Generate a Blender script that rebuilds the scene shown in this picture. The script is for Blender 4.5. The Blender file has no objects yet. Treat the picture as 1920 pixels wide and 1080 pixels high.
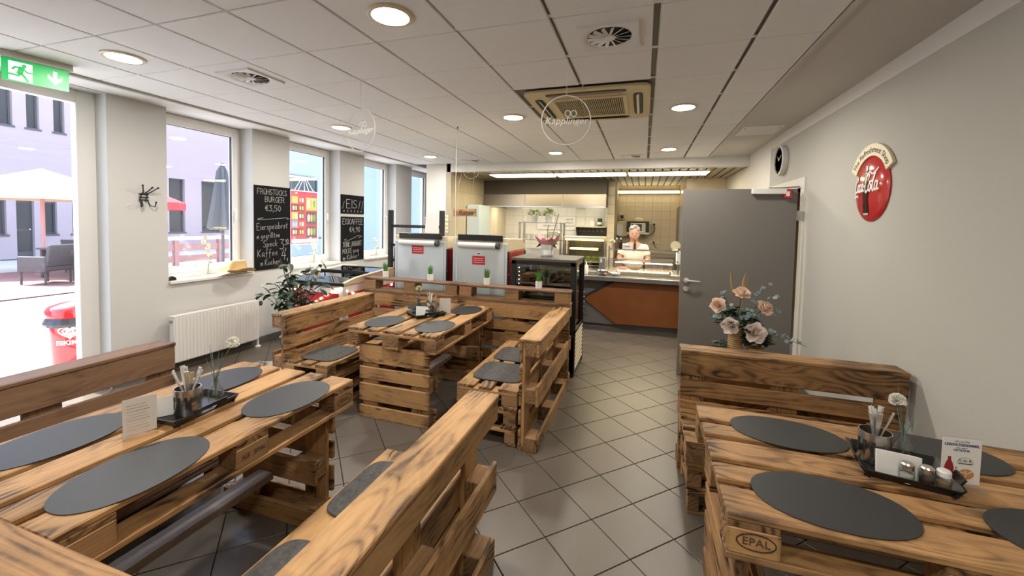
import bpy, bmesh, math, random
from mathutils import Vector, Matrix, Euler
random.seed(11)
R = math.radians
SC = bpy.context.scene
COL = SC.collection

# ------------------------------------------------------------------ camera
cam_d = bpy.data.cameras.new('camera')
cam = bpy.data.objects.new('camera', cam_d); COL.objects.link(cam)
FPX, CX, CY = 771.24, 955.3, 451.24
YAW, PITCH, ROLL = 0.31510, -0.04422, 0.02080
cam_d.sensor_fit = 'HORIZONTAL'; cam_d.sensor_width = 36.0
cam_d.lens = FPX / 1920 * 36.0
cam_d.shift_x = 0.5 - CX / 1920
cam_d.shift_y = (CY - 540) / 1920
cam_d.clip_start = 0.02; cam_d.clip_end = 200
_f = Vector((-math.sin(YAW) * math.cos(PITCH), math.cos(YAW) * math.cos(PITCH), math.sin(PITCH)))
_r = Vector((math.cos(YAW), math.sin(YAW), 0)); _u = _r.cross(_f)
_r2 = _r * math.cos(ROLL) + _u * math.sin(ROLL); _u2 = -_r * math.sin(ROLL) + _u * math.cos(ROLL)
CAM = Vector((0, 0, 1.61))
cam.matrix_world = Matrix(((_r2.x, _u2.x, -_f.x, 0), (_r2.y, _u2.y, -_f.y, 0), (_r2.z, _u2.z, -_f.z, CAM.z), (0, 0, 0, 1)))
SC.camera = cam
def in_view(x, y, z, m=60):
    v = Vector((x, y, z)) - CAM
    d = v.dot(_f)
    if d < 0.1: return None
    px, py = CX + FPX * v.dot(_r2) / d, CY - FPX * v.dot(_u2) / d
    return d if -m < px < 1920 + m and -m < py < 1080 + m else None

# ------------------------------------------------------------------ world, sun, exposure
world = bpy.data.worlds.new('world'); SC.world = world; world.use_nodes = True
wn = world.node_tree; wn.nodes.clear()
wo = wn.nodes.new('ShaderNodeOutputWorld'); wb = wn.nodes.new('ShaderNodeBackground')
sk = wn.nodes.new('ShaderNodeTexSky'); sk.sky_type = 'NISHITA'; sk.sun_disc = False
sk.sun_elevation = R(60); sk.sun_rotation = R(262); sk.air_density = 1.0; sk.dust_density = 2.0
wn.links.new(sk.outputs[0], wb.inputs[0]); wn.links.new(wb.outputs[0], wo.inputs[0])
wb.inputs[1].default_value = 0.55
sun_d = bpy.data.lights.new('sun', 'SUN'); sun_d.energy = 6.5; sun_d.angle = R(0.6); sun_d.color = (1, .965, .9)
sun = bpy.data.objects.new('sun', sun_d); COL.objects.link(sun)
sun.rotation_euler = Vector((math.cos(R(60)), 0.05, -math.sin(R(60)))).to_track_quat('-Z', 'Y').to_euler()
sun.location = (-8, 3, 12)
vs = SC.view_settings
vs.view_transform = 'Standard'; vs.look = 'None'; vs.gamma = 1.0; vs.use_curve_mapping = False
vs.exposure = 1.25
try:
    SC.cycles.max_bounces = 10; SC.cycles.diffuse_bounces = 6; SC.cycles.transparent_max_bounces = 16
    SC.cycles.sample_clamp_indirect = 6.0; SC.cycles.caustics_reflective = False; SC.cycles.caustics_refractive = False
except Exception: pass

# ------------------------------------------------------------------ materials
M = {}
def newmat(name):
    m = bpy.data.materials.new(name); m.use_nodes = True
    nt = m.node_tree; b = nt.nodes['Principled BSDF']; M[name] = m
    return m, nt, b
def mat(name, col, rough=.5, metal=0., bump=0., bscale=200., var=0., vscale=8., emit=None, estr=0., spec=None, alpha=None, trans=None, coat=0., sheen=0.):
    m, nt, b = newmat(name)
    c = (*col, 1) if len(col) == 3 else col
    b.inputs['Base Color'].default_value = c; b.inputs['Roughness'].default_value = rough; b.inputs['Metallic'].default_value = metal
    if spec is not None: b.inputs['Specular IOR Level'].default_value = spec
    if coat: b.inputs['Coat Weight'].default_value = coat
    if sheen: b.inputs['Sheen Weight'].default_value = sheen
    if trans: b.inputs['Transmission Weight'].default_value = trans
    if alpha is not None: b.inputs['Alpha'].default_value = alpha
    if emit: b.inputs['Emission Color'].default_value = (*emit, 1); b.inputs['Emission Strength'].default_value = estr
    L = nt.links.new
    tc = nt.nodes.new('ShaderNodeTexCoord')
    if var:
        n = nt.nodes.new('ShaderNodeTexNoise'); n.inputs['Scale'].default_value = vscale; n.inputs['Detail'].default_value = 4
        L(tc.outputs['Object'], n.inputs['Vector'])
        mx = nt.nodes.new('ShaderNodeMix'); mx.data_type = 'RGBA'
        mx.inputs[6].default_value = tuple(max(0, x * (1 - var)) for x in c[:3]) + (1,)
        mx.inputs[7].default_value = tuple(min(1, x * (1 + var)) for x in c[:3]) + (1,)
        L(n.outputs[0], mx.inputs[0]); L(mx.outputs[2], b.inputs['Base Color'])
    if bump:
        n2 = nt.nodes.new('ShaderNodeTexNoise'); n2.inputs['Scale'].default_value = bscale; n2.inputs['Detail'].default_value = 3
        L(tc.outputs['Object'], n2.inputs['Vector'])
        bp = nt.nodes.new('ShaderNodeBump'); bp.inputs['Strength'].default_value = bump; bp.inputs['Distance'].default_value = .004
        L(n2.outputs[0], bp.inputs['Height']); L(bp.outputs[0], b.inputs['Normal'])
    return m
def glass(name, tint=(1, 1, 1), refl=.08, rough=.0):
    m = bpy.data.materials.new(name); m.use_nodes = True; nt = m.node_tree; nt.nodes.clear(); M[name] = m
    o = nt.nodes.new('ShaderNodeOutputMaterial'); t = nt.nodes.new('ShaderNodeBsdfTransparent'); g = nt.nodes.new('ShaderNodeBsdfGlossy')
    mx = nt.nodes.new('ShaderNodeMixShader'); lw = nt.nodes.new('ShaderNodeLayerWeight'); lw.inputs[0].default_value = .5
    t.inputs[0].default_value = (*tint, 1); g.inputs['Roughness'].default_value = rough
    pw = nt.nodes.new('ShaderNodeMath'); pw.operation = 'POWER'; pw.inputs[1].default_value = 4.5
    ad = nt.nodes.new('ShaderNodeMath'); ad.operation = 'MULTIPLY_ADD'; ad.inputs[1].default_value = .75; ad.inputs[2].default_value = refl; ad.use_clamp = True
    nt.links.new(lw.outputs['Facing'], pw.inputs[0]); nt.links.new(pw.outputs[0], ad.inputs[0]); nt.links.new(ad.outputs[0], mx.inputs[0])
    nt.links.new(t.outputs[0], mx.inputs[1]); nt.links.new(g.outputs[0], mx.inputs[2]); nt.links.new(mx.outputs[0], o.inputs[0])
    return m
def wood(name, light, mid, dark, char=.5, grain=.6, rough=.55, cpos=.55):
    m, nt, b = newmat(name); L = nt.links.new; N = nt.nodes.new
    def mth(op, a, c2=None, clamp=False):
        n = N('ShaderNodeMath'); n.operation = op; n.use_clamp = clamp
        for i, v in enumerate((a, c2)):
            if v is None: continue
            if isinstance(v, (int, float)): n.inputs[i].default_value = v
            else: L(v, n.inputs[i])
        return n.outputs[0]
    tc = N('ShaderNodeTexCoord'); oi = N('ShaderNodeObjectInfo')
    cmb = N('ShaderNodeCombineXYZ'); r20 = mth('MULTIPLY', oi.outputs['Random'], 37.0); r9 = mth('MULTIPLY', oi.outputs['Random'], 91.0)
    L(r20, cmb.inputs[0]); L(r9, cmb.inputs[1]); L(r20, cmb.inputs[2])
    add = N('ShaderNodeVectorMath'); add.operation = 'ADD'; L(tc.outputs['Object'], add.inputs[0]); L(cmb.outputs[0], add.inputs[1])
    # long distortion along the board
    mp = N('ShaderNodeMapping'); L(add.outputs[0], mp.inputs[0]); mp.inputs['Scale'].default_value = (.75, 5.0, 5.0)
    nd = N('ShaderNodeTexNoise'); nd.inputs['Scale'].default_value = 1.0; nd.inputs['Detail'].default_value = 2; L(mp.outputs[0], nd.inputs['Vector'])
    # knots stretch the rings round them
    vo = N('ShaderNodeTexVoronoi'); vo.inputs['Scale'].default_value = 1.0
    mpk = N('ShaderNodeMapping'); L(add.outputs[0], mpk.inputs[0]); mpk.inputs['Scale'].default_value = (2.6, 7.0, 7.0); L(mpk.outputs[0], vo.inputs['Vector'])
    kd = vo.outputs['Distance']
    knot = mth('SUBTRACT', 1.0, mth('DIVIDE', kd, .11, True), True)
    halo = mth('SUBTRACT', 1.0, mth('DIVIDE', kd, .5, True), True)
    sx = N('ShaderNodeSeparateXYZ'); L(add.outputs[0], sx.inputs[0])
    lat = mth('ADD', mth('MULTIPLY', sx.outputs[1], 110.0), mth('MULTIPLY', sx.outputs[2], 150.0))
    phase = mth('ADD', mth('MULTIPLY', nd.outputs[0], 62.0), mth('MULTIPLY', halo, 16.0))
    ring = mth('SINE', mth('ADD', lat, phase))
    ring = mth('ADD', mth('MULTIPLY', ring, .5), .5); ring = mth('POWER', ring, 2.2)
    ml = N('ShaderNodeMapping'); L(add.outputs[0], ml.inputs[0]); ml.inputs['Scale'].default_value = (1.8, 13, 13)
    nl = N('ShaderNodeTexNoise'); nl.inputs['Scale'].default_value = 1.0; nl.inputs['Detail'].default_value = 3; L(ml.outputs[0], nl.inputs['Vector'])
    tone = mth('MULTIPLY', mth('SUBTRACT', nl.outputs[0], .40, True), 2.2, True)
    ring = mth('MULTIPLY', ring, mth('ADD', mth('MULTIPLY', tone, .8), .3), True)
    # fine fibre
    mf = N('ShaderNodeMapping'); L(add.outputs[0], mf.inputs[0]); mf.inputs['Scale'].default_value = (6, 190, 190)
    nf = N('ShaderNodeTexNoise'); nf.inputs['Scale'].default_value = 1.0; nf.inputs['Detail'].default_value = 3; L(mf.outputs[0], nf.inputs['Vector'])
    # scorch patches
    mc = N('ShaderNodeMapping'); L(add.outputs[0], mc.inputs[0]); mc.inputs['Scale'].default_value = (2.6, 5.5, 5.5)
    nc = N('ShaderNodeTexNoise'); nc.inputs['Scale'].default_value = 1.0; nc.inputs['Detail'].default_value = 5; nc.inputs['Roughness'].default_value = .62; L(mc.outputs[0], nc.inputs['Vector'])
    sg = N('ShaderNodeSeparateXYZ'); L(tc.outputs['Generated'], sg.inputs[0])
    endd = mth('ABSOLUTE', mth('SUBTRACT', sg.outputs[0], .5)); endc = mth('MULTIPLY', mth('SUBTRACT', endd, .40, True), 1.6)
    sc = mth('ADD', nc.outputs[0], endc)
    rp = N('ShaderNodeValToRGB'); rp.color_ramp.elements[0].position = cpos; rp.color_ramp.elements[0].color = (0, 0, 0, 1)
    rp.color_ramp.elements[1].position = cpos + .17; rp.color_ramp.elements[1].color = (1, 1, 1, 1); L(sc, rp.inputs[0])
    charf = mth('MULTIPLY', rp.outputs[0], char)
    def mix(f, a, c2):
        n = N('ShaderNodeMix'); n.data_type = 'RGBA'
        (L(f, n.inputs[0]) if not isinstance(f, float) else n.inputs[0].__setattr__('default_value', f))
        for k, v in ((6, a), (7, c2)):
            if isinstance(v, tuple): n.inputs[k].default_value = (*v, 1)
            else: L(v, n.inputs[k])
        return n.outputs[2]
    base = mix(mth('MULTIPLY', ring, grain), light, mid)
    base = mix(mth('MULTIPLY', tone, .45), base, mid)
    fib = mth('MULTIPLY', mth('SUBTRACT', nf.outputs[0], .42, True), 1.5)
    base = mix(fib, base, mid)
    ringc = mth('MULTIPLY', charf, mth('ADD', mth('MULTIPLY', ring, 1.1), .38), True)
    base = mix(ringc, base, dark)
    base = mix(mth('MULTIPLY', knot, .85), base, tuple(x * .6 for x in dark))
    hv = N('ShaderNodeHueSaturation'); L(base, hv.inputs['Color'])
    L(mth('ADD', mth('MULTIPLY', oi.outputs['Random'], .36), .82), hv.inputs['Value'])
    L(hv.outputs[0], b.inputs['Base Color']); b.inputs['Roughness'].default_value = rough
    b.inputs['Specular IOR Level'].default_value = .35
    bp = N('ShaderNodeBump'); bp.inputs['Strength'].default_value = .35; bp.inputs['Distance'].default_value = .0015
    L(mth('ADD', mth('MULTIPLY', ring, .6), nf.outputs[0]), bp.inputs['Height']); L(bp.outputs[0], b.inputs['Normal'])
    return m
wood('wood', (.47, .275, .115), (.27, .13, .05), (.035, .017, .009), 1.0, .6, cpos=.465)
wood('wood_char', (.46, .26, .11), (.19, .088, .034), (.028, .014, .008), 1.0, .95, cpos=.45)
wood('wood_brown', (.25, .145, .085), (.14, .078, .048), (.035, .02, .014), .85, .6, cpos=.5)  # brown boards; on the entrance bench this colour also carries its backlit shade
wood('wood_grey', (.50, .42, .36), (.33, .265, .225), (.06, .042, .035), .5, .5)
wood('block', (.38, .22, .10), (.21, .11, .05), (.05, .026, .013), .7, .35, .75, cpos=.52)
mat('ceiling_tile', (.80, .80, .80), .9, bump=.25, bscale=260, var=.025, vscale=30)
mat('grid_metal', (.17, .155, .145), .5)
mat('rail_white', (.85, .84, .82), .5)
mat('plaster', (.78, .78, .775), .9, bump=.08, bscale=120)
mat('plaster_pier', (.58, .58, .575), .9, bump=.15, bscale=160)
mat('plaster_grey', (.58, .56, .53), .9, bump=.15, bscale=160)
mat('wall_paint', (.49, .48, .435), .88, bump=.25, bscale=140)
mat('white_paint', (.72, .70, .66), .7)
mat('pvc', (.80, .79, .77), .35)
mat('rubber', (.02, .02, .022), .6)
mat('floor_tile', (.122, .101, .081), .33, bump=.12, bscale=380, var=.05, vscale=14, spec=.45)
mat('grout', (.03, .024, .019), .9)
mat('skirting', (.14, .135, .13), .4)
mat('black_metal', (.012, .012, .013), .4)
mat('black_plastic', (.010, .010, .011), .35)
mat('dark_grey', (.05, .05, .052), .5)
mat('steel', (.56, .54, .50), .26, metal=1.0)
mat('steel_dull', (.42, .40, .37), .42, metal=1.0)
mat('chrome', (.80, .80, .80), .2, metal=1.0)
mat('cutlery_steel', (.78, .77, .74), .32, metal=.8)
mat('hood_steel', (.25, .215, .175), .33, metal=.9)
mat('galv', (.60, .66, .67), .45, metal=.35, var=.08, vscale=5)
mat('felt', (.078, .076, .075), .95, var=.75, vscale=55, bump=.8, bscale=220)
mat('paint_white', (.86, .85, .83), .45)
mat('mat_grey', (.028, .029, .031), .45, bump=.18, bscale=420, spec=.4)
mat('white_ceramic', (.82, .81, .79), .3)
mat('white_plastic', (.80, .79, .76), .4)
mat('paper', (.82, .80, .77), .8)
mat('paper_grey', (.60, .56, .53), .8)
mat('red_print', (.55, .02, .03), .5)
mat('red_gloss', (.50, .012, .015), .14, coat=.6)
mat('red_panel', (.42, .02, .025), .35)
mat('maroon', (.16, .015, .025), .35)
mat('cream', (.66, .58, .40), .4)
mat('ac_beige', (.60, .50, .28), .5)
mat('door_grey', (.165, .153, .138), .45, bump=.05, bscale=300)
mat('slate', (.009, .0095, .011), .9, var=.2, vscale=6, spec=.15)
mat('chalk', (.45, .45, .43), .95)
mat('green_sign', (.0, .33, .07), .4, emit=(0, .45, .1), estr=.25)
mat('sign_white', (.85, .92, .90), .4, emit=(.8, 1, .95), estr=.35)
mat('grass', (.08, .26, .025), .6, var=.4, vscale=30)
mat('leaf', (.022, .050, .022), .5, var=.35, vscale=5)
mat('leaf_grey', (.20, .27, .28), .6, var=.25, vscale=20)
mat('leaf_dark', (.022, .045, .020), .5, var=.3, vscale=20)
mat('leaf_light', (.20, .27, .06), .5, var=.4, vscale=20)
mat('stem', (.09, .12, .035), .6)
mat('bark', (.10, .065, .04), .8)
mat('rose', (.86, .68, .55), .65, var=.14, vscale=30)
mat('rose_pale', (.88, .78, .73), .65, var=.12, vscale=30)
mat('petal_white', (.84, .83, .76), .6)
mat('petal_cream', (.66, .66, .42), .7)
mat('rope', (.42, .28, .13), .85, bump=.4, bscale=200)
mat('pampas', (.36, .24, .12), .9)
mat('pink_wrap', (.74, .36, .37), .5)
mat('straw', (.50, .35, .17), .8, bump=.6, bscale=260, var=.15, vscale=60)
mat('brown_band', (.09, .045, .03), .7)
mat('wall_tile', (.80, .77, .70), .18, var=.03, vscale=3)
mat('wall_tile_beige', (.66, .56, .40), .2, var=.03, vscale=3)
mat('tile_grout', (.42, .37, .30), .9)
mat('slat', (.34, .28, .20), .5)
mat('hood_dark', (.09, .078, .062), .6)
mat('orange_wood', (.23, .075, .018), .38, var=.18, vscale=6)
mat('counter_grey', (.16, .155, .145), .5)
mat('counter_top', (.33, .31, .275), .35, metal=.4)
mat('skin', (.62, .32, .22), .55)
mat('hair', (.40, .35, .32), .7, var=.45, vscale=60)
mat('shirt', (.84, .80, .70), .85)
mat('trousers', (.03, .03, .04), .8)
mat('lip', (.45, .10, .09), .5)
mat('eye_dark', (.03, .02, .02), .3)
mat('ham', (.62, .27, .24), .5, var=.2, vscale=25)
mat('sausage_dark', (.18, .10, .09), .45)
mat('yellow_label', (.70, .62, .25), .6)
mat('pretzel', (.60, .26, .08), .5, var=.25, vscale=60)
mat('cola_dark', (.035, .008, .006), .15)
mat('cola_red', (.35, .03, .04), .3)
mat('bottle_green', (.42, .55, .50), .2)
mat('sign_cream', (.78, .70, .48), .4)
mat('print_black', (.02, .02, .02), .6)
mat('print_blue', (.05, .07, .16), .6)
mat('clock_face', (.13, .13, .125), .3)
mat('blue_white', (.62, .72, .76), .5)
mat('wicker', (.10, .09, .088), .7, bump=.6, bscale=120)
mat('cushion_red', (.38, .05, .06), .8)
mat('facade', (.46, .365, .385), .9, var=.03, vscale=.8)
mat('facade_pale', (.42, .44, .46), .9, var=.03, vscale=.5)
mat('facade_window', (.035, .038, .045), .25)
mat('facade_frame', (.10, .095, .10), .5)
mat('paving', (.60, .58, .56), .9, var=.08, vscale=2)
mat('decking', (.32, .17, .15), .8, var=.15, vscale=4)
mat('parasol_cream', (.80, .62, .44), .85)
mat('pole_pink', (.70, .36, .33), .6); mat('parasol_red', (.62, .03, .04), .7)
mat('parasol_grey', (.095, .097, .105), .9)
mat('bin_bag', (.03, .03, .033), .25)
mat('menu_yellow', (.62, .32, .06), .5); mat('menu_blue', (.08, .22, .55), .5); mat('menu_brown', (.10, .035, .025), .5); mat('menu_red', (.75, .03, .04), .5)
mat('frost', (.66, .82, .86), .6)
mat('lamp_glow', (1, .93, .8), .5, emit=(1, .90, .72), estr=11.0)
mat('tube_glow', (1, .95, .75), .5, emit=(1, .87, .56), estr=5.0)
mat('hood_glow', (1, .95, .8), .5, emit=(1, .90, .68), estr=16.0)
mat('led_glow', (1, .95, .8), .5, emit=(1, .80, .36), estr=3.0)
mat('fairy_glow', (1, .9, .8), .5, emit=(1, .72, .45), estr=9.0)
mat('cool_led', (1, 1, 1), .5, emit=(.85, .95, 1), estr=6.0)
mat('heat_glow', (1, .9, .5), .5, emit=(1, .75, .25), estr=2.6)
mat('handle_metal', (.80, .79, .77), .25, metal=.6); glass('dome', (.90, .88, .84), .16, .08); glass('pane', (.97, .985, .98), .05); glass('clear', (.96, .97, .96), .07); glass('case', (.93, .93, .90), .06); glass('fridge_glass', (.45, .50, .50), .16)
glass('acrylic', (.99, .99, .99), .03); glass('dark_glass', (.05, .06, .07), .22); glass('smoke_glass', (.75, .78, .76), .08)
# ------------------------------------------------------------------ geometry helpers
class G:
    def __init__(s): s.v = []; s.f = []
    def add(s, vs_, fs):
        o = len(s.v); s.v += [tuple(p) for p in vs_]; s.f += [tuple(i + o for i in f) for f in fs]; return s
    def box(s, x0, x1, y0, y1, z0, z1):
        return s.add([(x0,y0,z0),(x1,y0,z0),(x1,y1,z0),(x0,y1,z0),(x0,y0,z1),(x1,y0,z1),(x1,y1,z1),(x0,y1,z1)],
                     [(0,3,2,1),(4,5,6,7),(0,1,5,4),(1,2,6,5),(2,3,7,6),(3,0,4,7)])
    def cbox(s, c, d): return s.box(c[0]-d[0]/2, c[0]+d[0]/2, c[1]-d[1]/2, c[1]+d[1]/2, c[2]-d[2]/2, c[2]+d[2]/2)
    def cyl(s, p0, p1, r0, r1=None, n=12):
        r1 = r0 if r1 is None else r1
        p0, p1 = Vector(p0), Vector(p1); d = (p1 - p0).normalized()
        a = d.orthogonal().normalized(); b = d.cross(a)
        vs_ = []
        for p, r in ((p0, r0), (p1, r1)):
            for i in range(n):
                t = 2 * math.pi * i / n; vs_.append(p + (a * math.cos(t) + b * math.sin(t)) * r)
        fs = [(i, (i + 1) % n, n + (i + 1) % n, n + i) for i in range(n)] + [tuple(range(n - 1, -1, -1)), tuple(range(n, 2 * n))]
        return s.add(vs_, fs)
    def tube(s, pts, r, n=6, closed=False):
        pts = [Vector(p) for p in pts]; m = len(pts); vs_ = []; ref = None
        for i, p in enumerate(pts):
            if closed: t = pts[(i + 1) % m] - pts[i - 1]
            else: t = pts[min(i + 1, m - 1)] - pts[max(i - 1, 0)]
            t = t.normalized() if t.length > 1e-9 else Vector((0, 0, 1))
            if ref is None: ref = t.orthogonal().normalized()
            a = (ref - t * ref.dot(t)); a = a.normalized() if a.length > 1e-6 else t.orthogonal().normalized(); ref = a
            b = t.cross(a); rr = r[i] if isinstance(r, (list, tuple)) else r
            for k in range(n):
                q = 2 * math.pi * k / n; vs_.append(p + (a * math.cos(q) + b * math.sin(q)) * rr)
        fs = []
        for i in range(m if closed else m - 1):
            j = (i + 1) % m
            for k in range(n): fs.append((i*n+k, i*n+(k+1)%n, j*n+(k+1)%n, j*n+k))
        if not closed: fs += [tuple(range(n - 1, -1, -1)), tuple(range((m - 1) * n, m * n))]
        return s.add(vs_, fs)
    def lathe(s, prof, c=(0, 0, 0), n=20, sx=1., sy=1.):
        m = len(prof); vs_ = []
        for r, z in prof:
            for k in range(n):
                q = 2 * math.pi * k / n; vs_.append((c[0] + r * sx * math.cos(q), c[1] + r * sy * math.sin(q), c[2] + z))
        fs = [(i*n+k, i*n+(k+1)%n, (i+1)*n+(k+1)%n, (i+1)*n+k) for i in range(m-1) for k in range(n)]
        if prof[0][0] > 1e-6: fs.append(tuple(range(n - 1, -1, -1)))
        if prof[-1][0] > 1e-6: fs.append(tuple(range((m - 1) * n, m * n)))
        return s.add(vs_, fs)
    def sphere(s, c, r, n=10, m=7):
        r = (r, r, r) if isinstance(r, (int, float)) else r
        vs_ = [(c[0], c[1], c[2] - r[2])]
        for i in range(1, m):
            t = math.pi * i / m
            for k in range(n):
                q = 2 * math.pi * k / n; vs_.append((c[0] + r[0]*math.sin(t)*math.cos(q), c[1] + r[1]*math.sin(t)*math.sin(q), c[2] - r[2]*math.cos(t)))
        vs_.append((c[0], c[1], c[2] + r[2])); fs = []
        for k in range(n): fs.append((0, 1 + (k + 1) % n, 1 + k))
        for i in range(m - 2):
            for k in range(n): fs.append((1+i*n+k, 1+i*n+(k+1)%n, 1+(i+1)*n+(k+1)%n, 1+(i+1)*n+k))
        e = len(vs_) - 1
        for k in range(n): fs.append((e, 1+(m-2)*n+k, 1+(m-2)*n+(k+1)%n))
        return s.add(vs_, fs)
    def prism(s, poly, z0, z1):           # polygon in x,y pulled along z
        n = len(poly)
        return s.add([(x, y, z0) for x, y in poly] + [(x, y, z1) for x, y in poly],
                     [tuple(range(n - 1, -1, -1)), tuple(range(n, 2 * n))] + [(i, (i+1)%n, n+(i+1)%n, n+i) for i in range(n)])
    def prism_y(s, poly, y0, y1):         # polygon in x,z pulled along y
        n = len(poly)
        return s.add([(x, y0, z) for x, z in poly] + [(x, y1, z) for x, z in poly],
                     [tuple(range(n)), tuple(range(2*n-1, n-1, -1))] + [(i, n+i, n+(i+1)%n, (i+1)%n) for i in range(n)])
    def prism_x(s, poly, x0, x1):         # polygon in y,z pulled along x
        n = len(poly)
        return s.add([(x0, y, z) for y, z in poly] + [(x1, y, z) for y, z in poly],
                     [tuple(range(n-1, -1, -1)), tuple(range(n, 2*n))] + [(i, (i+1)%n, n+(i+1)%n, n+i) for i in range(n)])
    def ribbon(s, pts, w, z=0., th=.0012):  # flat stroke in x,y lying on plane z
        pts = [Vector((p[0], p[1])) for p in pts]
        for i in range(len(pts) - 1):
            a, b = pts[i], pts[i + 1]; d = b - a
            if d.length < 1e-6: continue
            d.normalize(); nrm = Vector((-d.y, d.x)) * w / 2; e = d * w * .35
            p = [a - e - nrm, b + e - nrm, b + e + nrm, a - e + nrm]
            s.prism([(q.x, q.y) for q in p], z, z + th)
        return s
    def build(s, name, m, parent=None, smooth=False, bevel=0., loc=None, rot=None, kind=None, seg=1):
        me = bpy.data.meshes.new(name); me.from_pydata(s.v, [], s.f); me.update()
        if bevel:
            bm = bmesh.new(); bm.from_mesh(me)
            es = [e for e in bm.edges if len(e.link_faces) == 2 and e.calc_face_angle(0) > .5]
            bmesh.ops.bevel(bm, geom=es, offset=bevel, segments=seg, affect='EDGES', profile=.6, clamp_overlap=True); bm.to_mesh(me); bm.free()
        if smooth:
            me.polygons.foreach_set('use_smooth', [True] * len(me.polygons))
            try: me.set_sharp_from_angle(angle=R(42))
            except Exception: pass
        me.materials.append(M[m] if isinstance(m, str) else m)
        o = bpy.data.objects.new(name, me); COL.objects.link(o)
        if parent: o.parent = parent
        if loc: o.location = loc
        if rot: o.rotation_euler = rot
        if kind: o['kind'] = kind
        return o
def thing(name, label, cat, loc=(0, 0, 0), rot=(0, 0, 0), group=None):
    o = bpy.data.objects.new(name, None); COL.objects.link(o); o.empty_display_size = .1
    o.location = loc; o.rotation_euler = rot; o['label'] = label; o['category'] = cat
    if group: o['group'] = group
    return o
def tag(o, label, cat, group=None):
    o['label'] = label; o['category'] = cat
    if group: o['group'] = group
    return o
def struct(o): o['kind'] = 'structure'; return o
_cache = {}
def bmesh_box(lx, ly, lz, bev, m):
    k = (round(lx, 3), round(ly, 3), round(lz, 3), bev, m)
    if k not in _cache:
        g = G().cbox((0, 0, 0), (lx, ly, lz)); o = g.build('piece', m, bevel=bev); me = o.data
        bpy.data.objects.remove(o); me.name = 'piece'; _cache[k] = me
    return _cache[k]
def piece(parent, name, c, d, m, bev=.003, jit=0.):
    """box-like piece, its long side along local x so the grain runs that way"""
    dx, dy, dz = d
    if dx >= dy and dx >= dz: me, rot = bmesh_box(dx, dy, dz, bev, m), (0, 0, 0)
    elif dy >= dz: me, rot = bmesh_box(dy, dx, dz, bev, m), (0, 0, math.pi / 2)
    else: me, rot = bmesh_box(dz, dy, dx, bev, m), (0, -math.pi / 2, 0)
    o = bpy.data.objects.new(name, me); COL.objects.link(o); o.parent = parent
    j = lambda a: random.uniform(-a, a)
    o.location = (c[0] + j(jit), c[1] + j(jit), c[2])
    o.rotation_euler = (rot[0], rot[1], rot[2] + j(jit * 1.2))
    return o
def text(body, size, m, parent, name='lettering', loc=(0, 0, 0), ext=.0008, shear=0., align='CENTER', spacing=1., offset=0., rot=(0, 0, 0), sx=1.):
    cu = bpy.data.curves.new('t', 'FONT'); cu.body = body; cu.size = size; cu.extrude = ext; cu.align_x = align; cu.align_y = 'CENTER'
    cu.shear = shear; cu.space_character = spacing; cu.offset = offset; cu.resolution_u = 3
    o = bpy.data.objects.new('t', cu); COL.objects.link(o)
    dg = bpy.context.evaluated_depsgraph_get(); me = bpy.data.meshes.new_from_object(o.evaluated_get(dg))
    bpy.data.objects.remove(o); bpy.data.curves.remove(cu)
    me.materials.clear(); me.materials.append(M[m]); me.name = name
    o = bpy.data.objects.new(name, me); COL.objects.link(o); o.parent = parent; o.location = loc; o.rotation_euler = rot; o.scale = (sx, 1, 1)
    return o
FACE_CAM = (R(90), 0, 0); FACE_LEFT = (R(90), 0, R(-90)); FACE_RIGHT = (R(90), 0, R(90))
def ellipse(cx, cy, rx, ry, n=28, p=2.0):
    out = []
    for i in range(n):
        t = 2 * math.pi * i / n; c, s_ = math.cos(t), math.sin(t)
        out.append((cx + rx * math.copysign(abs(c) ** (2 / p), c), cy + ry * math.copysign(abs(s_) ** (2 / p), s_)))
    return out

# ------------------------------------------------------------------ the room
XL, XR, ZC, YB = -4.62, 1.50, 2.70, 7.12
YN = -2.4
floor = struct(G().box(-4.95, 1.75, YN - .2, 10.6, -.08, -.006).build('floor', 'grout'))
FT, FA = .2964, -.7884
ux, uy = math.cos(FA), math.sin(FA); O0 = (-.638, 2.220)
tl = []
for i in range(-40, 41):
    for j in range(-40, 41):
        x = O0[0] + FT * ((i + .5) * ux - (j + .5) * uy); y = O0[1] + FT * ((i + .5) * uy + (j + .5) * ux)
        if -4.72 < x < 1.60 and YN - .1 < y < 10.5 and not (x < -3.4 and y > 9.4):
            d = in_view(x, y, 0, 120); tl.append((d if d else 99, x, y))
tl.sort()
tme = bmesh_box(FT - .005, FT - .005, .012, .0015, 'floor_tile')
for d, x, y in tl[:300]:
    o = bpy.data.objects.new('floor_tile', tme); COL.objects.link(o); o.parent = floor; o.location = (x, y, -.006); o.rotation_euler = (0, 0, FA)
g = G(); hs = (FT - .005) / 2
for d, x, y in tl[300:]:
    c = [(x + a * hs * ux - b * hs * uy, y + a * hs * uy + b * hs * ux) for a, b in ((-1, -1), (1, -1), (1, 1), (-1, 1))]
    g.prism(c, -.012, 0)
g.build('floor_tiles', 'floor_tile', floor, kind='stuff')

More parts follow.
